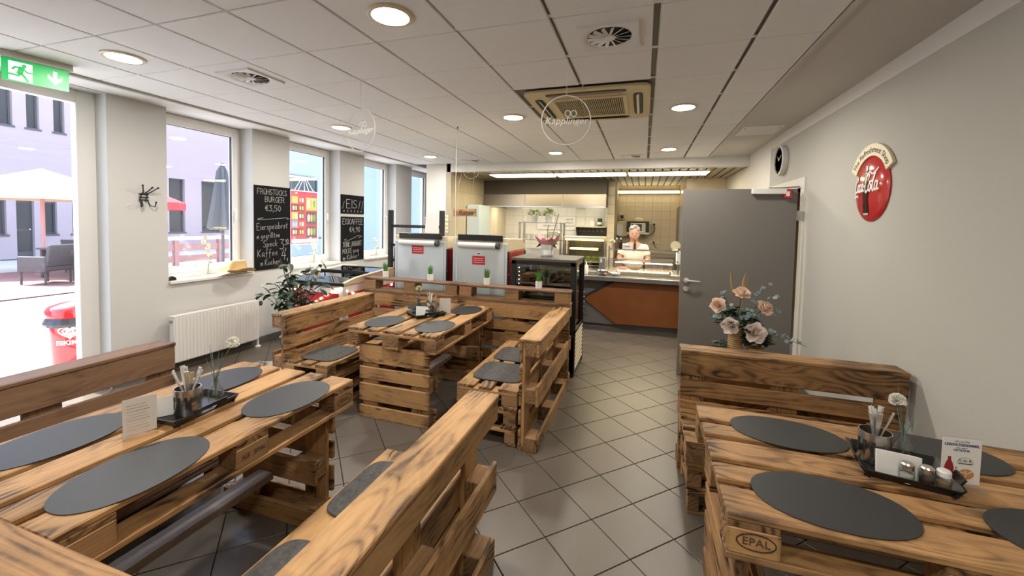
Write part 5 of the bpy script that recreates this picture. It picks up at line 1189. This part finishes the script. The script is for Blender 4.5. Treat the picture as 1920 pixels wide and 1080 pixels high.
def card_stand(x, y, z, rz, label, w=.105, h=.148):
    t = thing('menu_card', label, 'menu card', (x, y, z), (0, 0, rz), 'table cards in clear stands')
    G().box(-w/2, w/2, -.045, .045, 0, .003).build('foot', 'acrylic', t)
    G().box(-w/2, w/2, -.002, .002, .003, h + .005).build('clear_back', 'acrylic', t)
    c = G().box(-w/2 + .002, w/2 - .002, -.004, -.0022, .006, h).build('card', 'paper', t)
    return t, c
Z = .7445; ZT = Z + .0065
# entrance table
tray(-1.885, 1.27, .17, .25, R(4), 'black tray with steel cutlery cup on the entrance table')
holder(-1.868, 1.245, ZT, 'shiny steel cutlery holder on the entrance table', R(18)); cutlery(-1.868, 1.245, ZT, 10, 'steel cutlery piece standing in the holder on the entrance table', 'cutlery on the entrance table', 3)
flower_bottle(-1.835, 1.345, ZT, 'bottle vase with white carnation on the entrance table', .12, (.03, .06), petal='petal_white')
napkins(-1.935, 1.20, ZT, R(55), 'white napkin stack on the entrance table tray', .09)
t, c = card_stand(-1.868, 1.065, Z, R(66), 'clear stand with pinkish grey price list on the entrance table')
c.data.materials[0] = M['paper_grey']
for k in range(9): G().box(-.038, .03 - .006*(k % 3), -.0045, -.004, .025 + .012*k, .0275 + .012*k).build('print_line', 'wood_grey', c)
# middle table
tray(-1.87, 3.32, .20, .25, R(-35), 'black tray with white napkins on the middle table')
holder(-1.85, 3.37, ZT, 'steel cutlery holder on the middle table', R(20)); cutlery(-1.85, 3.37, ZT, 5, 'steel cutlery piece standing in the holder on the middle table', 'cutlery on the middle table', 8)
flower_bottle(-1.955, 3.33, ZT, 'green glass bottle with round cream flower on the middle table', .13, (.0, .0), 'smoke_glass', 'petal_cream', .027, .10)
napkins(-1.885, 3.275, ZT, R(10), 'white napkin stack on the middle table tray', .11)
shaker(-1.825, 3.262, ZT, 'white_plastic', 'steel', 'small glass salt shaker on the middle table tray')
t, c = card_stand(-1.74, 3.44, Z, R(25), 'clear upright card stand behind the cutlery on the middle table'); c.data.materials[0] = M['paper_grey']
# wall-side table
tray(.905, 1.815, .215, .20, R(-12), 'black tray with shakers and napkins on the wall-side table')
holder(.845, 1.855, ZT, 'brushed steel cutlery holder on the wall-side table', R(-58)); cutlery(.845, 1.855, ZT, 9, 'steel cutlery piece standing in the holder on the wall-side table', 'cutlery on the wall-side table', 21)
flower_bottle(.955, 1.905, ZT, 'bluish glass bottle with white flower on the wall-side table', .10, (-.025, .0), 'clear', 'petal_white', .024, .12)
napkins(.872, 1.765, ZT, R(-10), 'white napkin stack on the wall-side table tray', .12)
shaker(.880, 1.725, ZT, 'white_plastic', 'steel', 'glass salt shaker with steel cap on the wall-side table')
shaker(.930, 1.718, ZT, 'brown_band', 'steel', 'glass pepper shaker with steel cap on the wall-side table')
shaker(.972, 1.714, ZT, 'pampas', 'white_plastic', 'toothpick jar with white cap on the wall-side table')
t, c = card_stand(1.055, 1.79, Z, R(6), 'white price card with drink bottle and bread roll picture on the wall-side table', .115, .16)
text('EIN GUTER', .0085, 'print_blue', c, loc=(0, -.0042, .150), rot=FACE_CAM, ext=.0002); text('LEBERKÄSESEMMEL', .0118, 'print_blue', c, loc=(0, -.0042, .139), rot=FACE_CAM, ext=.0002, offset=.0004); text('mit einem', .008, 'print_blue', c, loc=(0, -.0042, .129), rot=FACE_CAM, ext=.0002); text('GETRÄNK', .0105, 'print_blue', c, loc=(0, -.0042, .120), rot=FACE_CAM, ext=.0002, offset=.0003)
G().prism_y([(-.045, .025), (-.022, .025), (-.020, .06), (-.024, .075), (-.029, .085), (-.029, .097), (-.038, .097), (-.038, .085), (-.043, .075), (-.047, .06)], -.0048, -.004).build('bottle_picture', 'cola_red', c)
G().prism_y([(.016 + .022*math.cos(q), .040 + .018*math.sin(q)) for q in [i*.314 for i in range(20)]], -.0048, -.004).build('roll_picture', 'pretzel', c)
g = G().ribbon([(.0, .046), (.016, .040), (.03, .05)], .004, 0).ribbon([(.012, .026), (.016, .040), (.012, .052)], .004, 0); g.build('roll_crease', 'cream', c, rot=FACE_CAM, loc=(0, -.0045, 0))
text('5,00 €', .014, 'print_black', c, loc=(.012, -.0044, .085), rot=FACE_CAM, ext=.0002); G().box(-.008, .032, -.0046, -.004, .074, .077).build('price_bar', 'print_black', c); text('+', .016, 'print_black', c, loc=(-.013, -.0044, .058), rot=FACE_CAM, ext=.0002)
G().tube([(.012 + .022*math.cos(q), -.0042, .077 + .02*math.sin(q)) for q in [i*.26 for i in range(13)]], .0006, 4).build('price_arc', 'print_black', c)

# ------------------------------------------------------------------ grass pots on the shelf, orchid on the fridge
for x, y, lab in ((-2.83, 4.075, 'white pot of artificial grass nearest the black ladder frame'), (-2.245, 4.07, 'white pot of artificial grass in front of the first grey freezer'), (-1.57, 4.065, 'white pot of artificial grass in front of the second grey freezer'), (-1.0, 4.06, 'white pot of artificial grass in front of the glass fridge')):
    t = thing('grass_pot', lab, 'plant', (x, y, .945), group='grass pots on the pallet shelf')
    G().lathe([(.030, 0), (.033, .003), (.034, .075), (.031, .075), (.030, .06), (0, .06)], n=22).build('pot', 'white_ceramic', t, smooth=True)
    rnd = random.Random(int(-x*1000)); g = G()
    for k in range(70):
        a = rnd.uniform(0, 6.28); r_ = .024*math.sqrt(rnd.random()); l = rnd.uniform(.08, .125); o_ = rnd.uniform(.1, .7)
        b = Vector((r_*math.cos(a), r_*math.sin(a), .06)); m_ = b + Vector((math.cos(a)*l*.12*o_, math.sin(a)*l*.12*o_, l*.6)); e_ = b + Vector((math.cos(a)*l*.36*o_, math.sin(a)*l*.36*o_, l)); s_ = Vector((-math.sin(a), math.cos(a), 0)) * .003
        g.add([b - s_, b + s_, m_ + s_*.8, e_, m_ - s_*.8], [(0, 1, 2, 4), (4, 2, 3)])
    g.build('grass_blades', 'grass', t, kind='stuff')
t = thing('orchid_pot', 'grey white bucket with pink tissue wrap and bare orchid stems on the fridge', 'plant', (-1.03, 4.55, 1.236))
G().lathe([(.056, 0), (.062, .006), (.078, .13), (.080, .135), (.072, .135), (.07, .02), (0, .015)], n=26).build('pot', 'white_ceramic', t, smooth=True)
rnd = random.Random(4)
for k in range(9):
    a = 2*math.pi*k/9 + .3; h_ = rnd.uniform(.07, .15); o_ = rnd.uniform(.11, .18)
    if math.cos(a) < -.5: o_ += .03
    b0 = [(.06*math.cos(a - .5), .06*math.sin(a - .5), .11), (.06*math.cos(a + .5), .06*math.sin(a + .5), .11)]
    tip = (o_*math.cos(a), o_*math.sin(a), .13 + h_)
    G().add([b0[0], b0[1], (.125*math.cos(a + .5), .125*math.sin(a + .5), .185), tip, (.115*math.cos(a - .5), .115*math.sin(a - .5), .175)], [(0, 1, 2, 4), (4, 2, 3)]).build('wrap_sheet', 'pink_wrap', t)
G().tube([(0, 0, .1), (-.005, 0, .3), (.01, 0, .36)], .004, 6).build('stem', 'bark', t); G().tube([(.03, 0, .1), (.06, 0, .25), (.12, 0, .48)], .004, 6).build('stem', 'bark', t)
for a, l, h_ in ((2.8, .16, .12), (.3, .13, .17), (5.8, .14, .12)):
    G().add([(.05*math.cos(a), .05*math.sin(a), .13), (.5*l*math.cos(a + .4), .5*l*math.sin(a + .4), .16), (l*math.cos(a), l*math.sin(a), h_ - .03), (.5*l*math.cos(a - .4), .5*l*math.sin(a - .4), .15)], [(0, 1, 2), (0, 2, 3)]).build('leaf', 'leaf_dark', t)

# ------------------------------------------------------------------ leafy plant by the window
t = thing('rubber_plant', 'large leafy green plant in a pot between radiator and red chest freezer', 'plant', (-3.72, 3.64, 0))
G().lathe([(.10, 0), (.13, .02), (.155, .27), (.16, .28), (.145, .28), (.14, .24), (0, .24)], n=24).build('pot', 'dark_grey', t, smooth=True); G().lathe([(.14, .235), (0, .245)], n=18).build('soil', 'brown_band', t)
rnd = random.Random(77)
lm = bpy.data.meshes.new('leaf')
lv = [(0, 0, 0), (.028, .022, .006), (.058, .026, .006), (.088, .016, 0), (.105, 0, -.012), (.088, -.016, 0), (.058, -.026, .006), (.028, -.022, .006), (.055, 0, -.002)]
lm.from_pydata(lv, [], [(0, 1, 8), (1, 2, 8), (2, 3, 8), (3, 4, 8), (4, 5, 8), (5, 6, 8), (6, 7, 8), (7, 0, 8)]); lm.materials.append(M['leaf']); lm.polygons.foreach_set('use_smooth', [True]*8)
for k in range(27):
    a = rnd.uniform(0, 6.28); lean = rnd.uniform(.10, .36); top = Vector((lean*math.cos(a), lean*math.sin(a), rnd.uniform(.72, 1.34) - lean*.6))
    pts = [Vector((.03*math.cos(a), .03*math.sin(a), .24)), Vector((top.x*.35, top.y*.35, .24 + (top.z - .24)*.6)), top]
    G().tube(pts, [.006, .005, .002], 5).build('branch', 'bark', t)
    for j in range(10):
        q = rnd.uniform(.4, 1.0); p = pts[0].lerp(pts[1], min(1, q*2)) if q < .5 else pts[1].lerp(pts[2], (q - .5)*2)
        o = bpy.data.objects.new('leaf', lm); COL.objects.link(o); o.parent = t; o.location = p
        az = rnd.uniform(0, 6.28)
        o.rotation_euler = (rnd.uniform(-.5, .5), rnd.uniform(-.2, .9), az); s_ = rnd.uniform(.75, 1.25); o.scale = (s_, s_, s_)

# ------------------------------------------------------------------ rose bouquet behind the right bench
st = thing('crate_stand', 'wooden crate stand carrying the bouquet behind the scorched bench', 'stand', (.70, 3.36, 0))
for x in (-.22, .22):
    for y in (-.15, .15): piece(st, 'post', (x, y, .30), (.04, .04, .60), 'wood', .003)
for k in range(4): piece(st, 'top_board', (0, -.135 + .09*k, .61), (.52, .082, .02), 'wood', .003)
for k in range(3):
    for y in (-.175, .175): piece(st, 'side_board', (0, y, .15 + .18*k), (.52, .016, .10), 'wood', .003)
t = thing('rose_vase', 'rope wrapped vase with pale pink roses, eucalyptus and pampas before the grey door', 'bouquet', (.665, 3.36, .62))
G().lathe([(.045, 0), (.05, .01), (.045, .12), (.038, .20), (.04, .25)], n=22).build('vase', 'rope', t, smooth=True)
for k in range(16): G().tube([((.050 - .0006*k)*math.cos(q), (.050 - .0006*k)*math.sin(q), .012 + .0148*k) for q in [i*.3927 for i in range(16)]], .0065, 6, True).build('rope_turn', 'rope', t)
def rose(c, r, m, face, seed):
    rnd = random.Random(seed); g = G(); f = Vector(face).normalized(); a_ = f.orthogonal().normalized(); b_ = f.cross(a_); c = Vector(c)
    for ring, (n_, rr, op, hh) in enumerate(((3, .17, .05, 1.25), (4, .34, .15, 1.2), (5, .54, .4, 1.05), (6, .76, .8, .85), (7, .95, 1.3, .58))):
        for k in range(n_):
            q = 2*math.pi*k/n_ + ring*.6 + rnd.uniform(-.15, .15); vs_ = []; wd_ = math.pi/n_*1.35
            for i in range(3):
                for j in range(5):
                    th = q + (j - 2)/2*wd_; h_ = i/2
                    rad = r*rr*(.35 + .65*h_) + r*op*.18*h_*h_; z_ = r*(hh*h_*1.1 - .25) - r*.12*op*(h_**3)
                    rad *= 1 + h_*.10*math.sin(th*5 + seed*2 + ring) + h_*.07*math.sin(th*11 + ring*3)
                    vs_.append(c + (a_*math.cos(th) + b_*math.sin(th))*rad*(1 - .04*(j == 2)) + f*(z_ - r*.10*((j - 2)/2)**2*h_))
            g.add(vs_, [(i*5+j, i*5+j+1, (i+1)*5+j+1, (i+1)*5+j) for i in range(2) for j in range(4)])
    g.sphere(c + f*r*.45, r*.24, 8, 6)
    return g.build('rose_bloom', m, t, smooth=True)
L0 = Vector((.665, 3.36, .62))
RS = [((.534, 3.30, 1.04), .058, 'rose', (-.5, -.8, .3)), ((.61, 3.26, .905), .062, 'rose_pale', (-.3, -.9, .2)), ((.765, 3.25, .872), .075, 'rose_pale', (.1, -1, .25)), ((.685, 3.32, 1.13), .062, 'rose', (.1, -.5, .9)), ((.825, 3.30, 1.04), .062, 'rose', (.5, -.6, .6))]
for k, (c, r_, m_, fc) in enumerate(RS):
    p = Vector(c) - L0; rose(p, r_*.82, m_, fc, k); G().tube([(0, 0, .2), tuple(p*.5 + Vector((0, 0, .12))), tuple(p - Vector(fc).normalized()*r_*.3)], .004, 5).build('stem', 'stem', t)
rnd = random.Random(9)
for k, tip in enumerate([(.89, 3.32, 1.14), (.94, 3.33, 1.03), (1.09, 3.30, .80), (.86, 3.36, 1.20), (.56, 3.34, 1.14), (.75, 3.28, 1.0), (.53, 3.3, .96), (.70, 3.26, .98), (.96, 3.28, .86)]):
    p = Vector(tip) - L0; b = Vector((0, 0, .22)); m_ = b.lerp(p, .5) + Vector((0, 0, .04)); br = G().tube([b, m_, p], .002, 4).build('sprig', 'stem', t); g = G()
    for j in range(13):
        q = .3 + .7*j/12; c = b.lerp(m_, q*2) if q < .5 else m_.lerp(p, (q - .5)*2); a = rnd.uniform(0, 6.28); d = Vector((math.cos(a), math.sin(a)*.6, rnd.uniform(-.4, .8))).normalized(); s_ = d.orthogonal().normalized()*.017; l_ = rnd.uniform(.03, .046)
        g.add([c, c + d*l_*.5 + s_, c + d*l_, c + d*l_*.5 - s_], [(0, 1, 2, 3)])
    g.build('eucalyptus_leaves', 'leaf_grey', br, kind='stuff')
g = leafy(t, 130, .13, .16, 'leaf_dark', .24, 5, .07); g.build('dark_leaves', 'leaf_dark', t, kind='stuff')
for tip, w_ in (((.615, 3.37, 1.285), .010), ((.715, 3.37, 1.28), .012), ((.735, 3.38, 1.25), .006)):
    p = Vector(tip) - L0; G().tube([(0, 0, .22), p*.55 + Vector((0, 0, .1)), p*.8 + Vector((0, 0, .06)), p], [.002, .003, w_, .001], 6).build('pampas_plume', 'pampas', t, smooth=True)
t = thing('leafy_pot', 'small rope pot with dark green leaves right of the rose vase', 'plant', (.80, 3.37, .62)); G().lathe([(.05, 0), (.06, .12), (.055, .12), (.05, .1), (0, .1)], n=20).build('pot', 'rope', t, smooth=True); leafy(t, 90, .09, .13, 'leaf_dark', .12, 12, .07).build('foliage', 'leaf_dark', t, kind='stuff')
t = thing('leafy_pot', 'small leafy pot peeking over the bench left of the rose vase', 'plant', (.585, 3.40, .62)); G().lathe([(.035, 0), (.045, .07), (.04, .07), (0, .06)], n=18).build('pot', 'rope', t, smooth=True); leafy(t, 70, .06, .07, 'leaf', .07, 14, .04).build('foliage', 'leaf', t, kind='stuff')

# ------------------------------------------------------------------ window sill things
t = thing('straw_hat', 'straw cowboy hat lying on the nearest window sill', 'hat', (-4.575, 3.63, .935), (0, 0, R(6))); t.scale = (1.0, 1.1, 1.15)
n = 36; vs_ = []
for rr, z in ((.075, .03), (.10, .012), (.13, .006), (.155, .012)):
    for k in range(n):
        q = 2*math.pi*k/n; vs_.append((rr*.92*math.cos(q), rr*1.28*math.sin(q), z + (.05*abs(math.cos(q))**2)*(rr - .075)/.08*1.1))
fs = [(i*n+k, i*n+(k+1)%n, (i+1)*n+(k+1)%n, (i+1)*n+k) for i in range(3) for k in range(n)]
G().add(vs_, fs).build('brim', 'straw', t, smooth=True)
vs_ = []
for s_, z in ((1.08, .015), (1.05, .06), (.98, .105), (.80, .135), (.4, .122), (0.02, .110)):
    for k in range(n):
        q = 2*math.pi*k/n; vs_.append((.072*s_*math.cos(q), .098*s_*math.sin(q), z - .012*(abs(math.cos(q)) < .4)*(s_ < .8)))
fs = [(i*n+k, i*n+(k+1)%n, (i+1)*n+(k+1)%n, (i+1)*n+k) for i in range(5) for k in range(n)]
G().add(vs_, fs).build('crown', 'straw', t, smooth=True)
G().lathe([(.0755, .022), (.0765, .024), (.0755, .042), (.0745, .044)], n=36, sx=1.045, sy=1.43).build('band', 'brown_band', t, smooth=True)
def sill_vase(x, y, z, label, h, seed, petal='petal_white'):
    t = thing('sill_vase', label, 'vase', (x, y, z)); rnd = random.Random(seed)
    G().lathe([(.034, 0), (.036, .005), (.035, .07), (.016, .10), (.018, .12), (.014, .12), (.013, .10), (.03, .068), (.03, .01), (0, .008)], n=20).build('bottle', 'clear', t, smooth=True)
    G().tube([(0, 0, .02), (.0, .01, .12), (.01, .03, h*.5), (0, -.04, h)], .003, 6).build('stem', 'stem', t)
    for k in range(9):
        q = k/8; c = Vector((rnd.uniform(-.02, .02), .02 - .09*q + rnd.uniform(-.03, .03), h*.55 + h*.5*q)); g = G()
        for j in range(5):
            a = j*1.257 + rnd.random(); d = Vector((.4, math.cos(a), math.sin(a))).normalized(); s_ = d.cross(Vector((1, 0, 0))).normalized()*.016; g.add([c, c + d*.018 + s_, c + d*.036, c + d*.018 - s_], [(0, 1, 2, 3)])
        g.build('blossom', petal, t)
    for a in (.5, 2.2, 4.0): G().add([(0, 0, .13), (.03*math.cos(a), .03*math.sin(a), .17), (.06*math.cos(a), .06*math.sin(a), .15), (.03*math.cos(a + .8), .03*math.sin(a + .8), .15)], [(0, 1, 2, 3)]).build('leaf', 'leaf_light', t)
sill_vase(-4.69, 3.36, .933, 'glass bottle with white orchid blossoms on the nearest sill', .42, 3)
sill_vase(-4.70, 6.46, .933, 'small glass with white blossoms on the third window sill', .33, 6)
sill_vase(-4.70, 4.95, .933, 'white blossoms in a glass on the second sill behind the leafy plant', .36, 9)
tag(G().prism_x([(-.05, 0), (.04, 0), (.03, .03), (0, .045), (-.03, .03)], -.02, .02).build('door_wedge', 'black_plastic', loc=(-4.66, 2.965, .933), bevel=.004), 'small black wedge shaped object at the near end of the first sill', 'wedge')
# ------------------------------------------------------------------ the woman behind the counter
def remeshed(g, name, m, parent, vox=.012, smooth_it=6):
    o = g.build(name, m, parent, smooth=True)
    r_ = o.modifiers.new('r', 'REMESH'); r_.mode = 'VOXEL'; r_.voxel_size = vox; r_.use_smooth_shade = True
    s_ = o.modifiers.new('s', 'SMOOTH'); s_.iterations = smooth_it; s_.factor = .5
    return o
P0 = (-.155, 7.52, 0)
per = thing('person', 'smiling person with short grey hair and white t-shirt standing behind the service counter', 'person', P0); per.scale = (1.03, 1.03, 1.03)
g = G()
# trunk, neck, head
g.sphere((0, 0, .92), (.165, .115, .14), 18, 12).sphere((0, .0, 1.06), (.155, .11, .16), 18, 12).sphere((0, .005, 1.165), (.175, .118, .115), 18, 12)
g.cyl((0, .01, 1.16), (0, -.008, 1.34), .068, .056, 16).sphere((0, .015, 1.235), (.12, .07, .05), 16, 10)
HD = len(g.v)
g.sphere((0, -.02, 1.445), (.074, .088, .105), 20, 14).sphere((0, -.055, 1.40), (.055, .055, .06), 16, 10)
g.sphere((0, -.108, 1.432), (.014, .018, .022), 10, 8).sphere((0, -.094, 1.455), (.009, .018, .028), 8, 6)
for s_ in (-1, 1):
    h0 = len(g.v); g.sphere((s_*.076, .0, 1.44), (.010, .018, .030), 10, 8); g.sphere((s_*.036, -.082, 1.415), (.022, .018, .018), 10, 8)
    g.v[h0:] = [(x, y, z - .045) for x, y, z in g.v[h0:]]
    if s_ < 0: g.v[HD:h0] = [(x * 1.04, y, z - .045) for x, y, z in g.v[HD:h0]]
    sh, el, wr = Vector((s_*.175, .0, 1.185)), Vector((s_*.245, -.04, .97)), Vector((s_*.14, -.30, .965))
    g.sphere(sh, (.055, .056, .055), 12, 8).cyl(sh, el, .050, .040, 14).sphere(el, .041, 12, 8).cyl(el, wr, .039, .026, 14)
    pc = wr + Vector((-s_*.022, -.045, -.004)); g.sphere(wr, .027, 10, 8).sphere(pc, (.036, .048, .017), 12, 8)
    for k, (dx, L) in enumerate(((-.026, .062), (-.009, .074), (.009, .070), (.025, .056))):
        b = pc + Vector((dx, -.036, .002)); k1 = b + Vector((dx*.15, -L*.55, -.006)); k2 = k1 + Vector((0, -L*.38, -.018)); g.tube([b, k1, k2], [.0095, .009, .0075], 8)
    b = pc + Vector((-s_*.032, .008, 0)); g.tube([b, b + Vector((-s_*.025, -.028, -.003)), b + Vector((-s_*.030, -.055, -.012))], [.0105, .010, .008], 8)
    hip, kn, an = Vector((s_*.085, 0, .86)), Vector((s_*.09, -.01, .48)), Vector((s_*.09, .01, .09))
    g.cyl(hip, kn, .085, .058, 14).cyl(kn, an, .056, .038, 14).sphere(kn, .058, 12, 8); g.sphere((s_*.09, -.05, .04), (.042, .12, .04), 12, 8)
body = remeshed(g, 'body', 'skin', per, .0085, 5)
# t-shirt: a little outside the body, v neck cut out
g = G()
g.sphere((0, 0, .90), (.185, .135, .14), 20, 12).sphere((0, 0, 1.05), (.178, .128, .17), 20, 14).sphere((0, .005, 1.165), (.195, .125, .115), 20, 12)
for s_ in (-1, 1):
    sh, el = Vector((s_*.175, .0, 1.185)), Vector((s_*.245, -.04, .97)); g.sphere(sh, (.064, .066, .060), 12, 8).cyl(sh, sh.lerp(el, .60), .060, .062, 16)
g.sphere((0, .015, 1.225), (.135, .082, .055), 18, 10)
sh_ = remeshed(g, 'shirt', 'shirt', per, .007, 8)
dg = bpy.context.evaluated_depsgraph_get(); me = bpy.data.meshes.new_from_object(sh_.evaluated_get(dg)); sh_.modifiers.clear(); sh_.data = me
bm = bmesh.new(); bm.from_mesh(me)
def in_neck(c): return c.y < .05 and c.z > 1.115 + abs(c.x) * 1.15 and abs(c.x) < .115
bmesh.ops.delete(bm, geom=[f for f in bm.faces if in_neck(f.calc_center_median())], context='FACES'); bm.to_mesh(me); bm.free()
g = G()
for s_ in (-1, 1): g.cyl((s_*.09, .0, .90), (s_*.092, -.01, .10), .10, .062, 16)
g.sphere((0, 0, .87), (.18, .13, .12), 16, 10); remeshed(g, 'trousers', 'trousers', per, .014, 5)
# hair: short grey waves
rnd = random.Random(2); g = G().sphere((0, .014, 1.448), (.088, .088, .080), 18, 12)
for k in range(70):
    a, e = rnd.uniform(0, 6.28), rnd.uniform(.1, 1.5); p = Vector((.084*math.cos(a)*math.cos(e), .010 + .084*math.sin(a)*math.cos(e), 1.462 + .088*math.sin(e)))
    if p.y < -.05 and p.z < 1.50: continue
    g.sphere(p, rnd.uniform(.014, .026), 8, 6)
hair = remeshed(g, 'hair', 'hair', per, .0075, 2)
for s_ in (-1, 1):
    e = G().sphere((s_*.031, -.0965, 1.418), (.012, .006, .0035), 10, 6).build('eye', 'paper', body, smooth=True); G().sphere((s_*.031, -.1015, 1.418), (.006, .003, .0038), 8, 6).build('iris', 'eye_dark', body)
    G().tube([(s_*.016, -.104, 1.435), (s_*.032, -.103, 1.439), (s_*.047, -.092, 1.433)], .0032, 6).build('eyebrow', 'hair', body)
G().tube([(-.030, -.098, 1.357), (-.015, -.107, 1.347), (0, -.110, 1.344), (.015, -.107, 1.347), (.030, -.098, 1.357)], [.002, .0055, .0065, .0055, .002], 8).build('mouth', 'lip', body, smooth=True)
G().tube([(-.020, -.1075, 1.351), (0, -.1150, 1.348), (.020, -.1075, 1.351)], [.0015, .003, .0015], 6).build('teeth', 'paper', body)
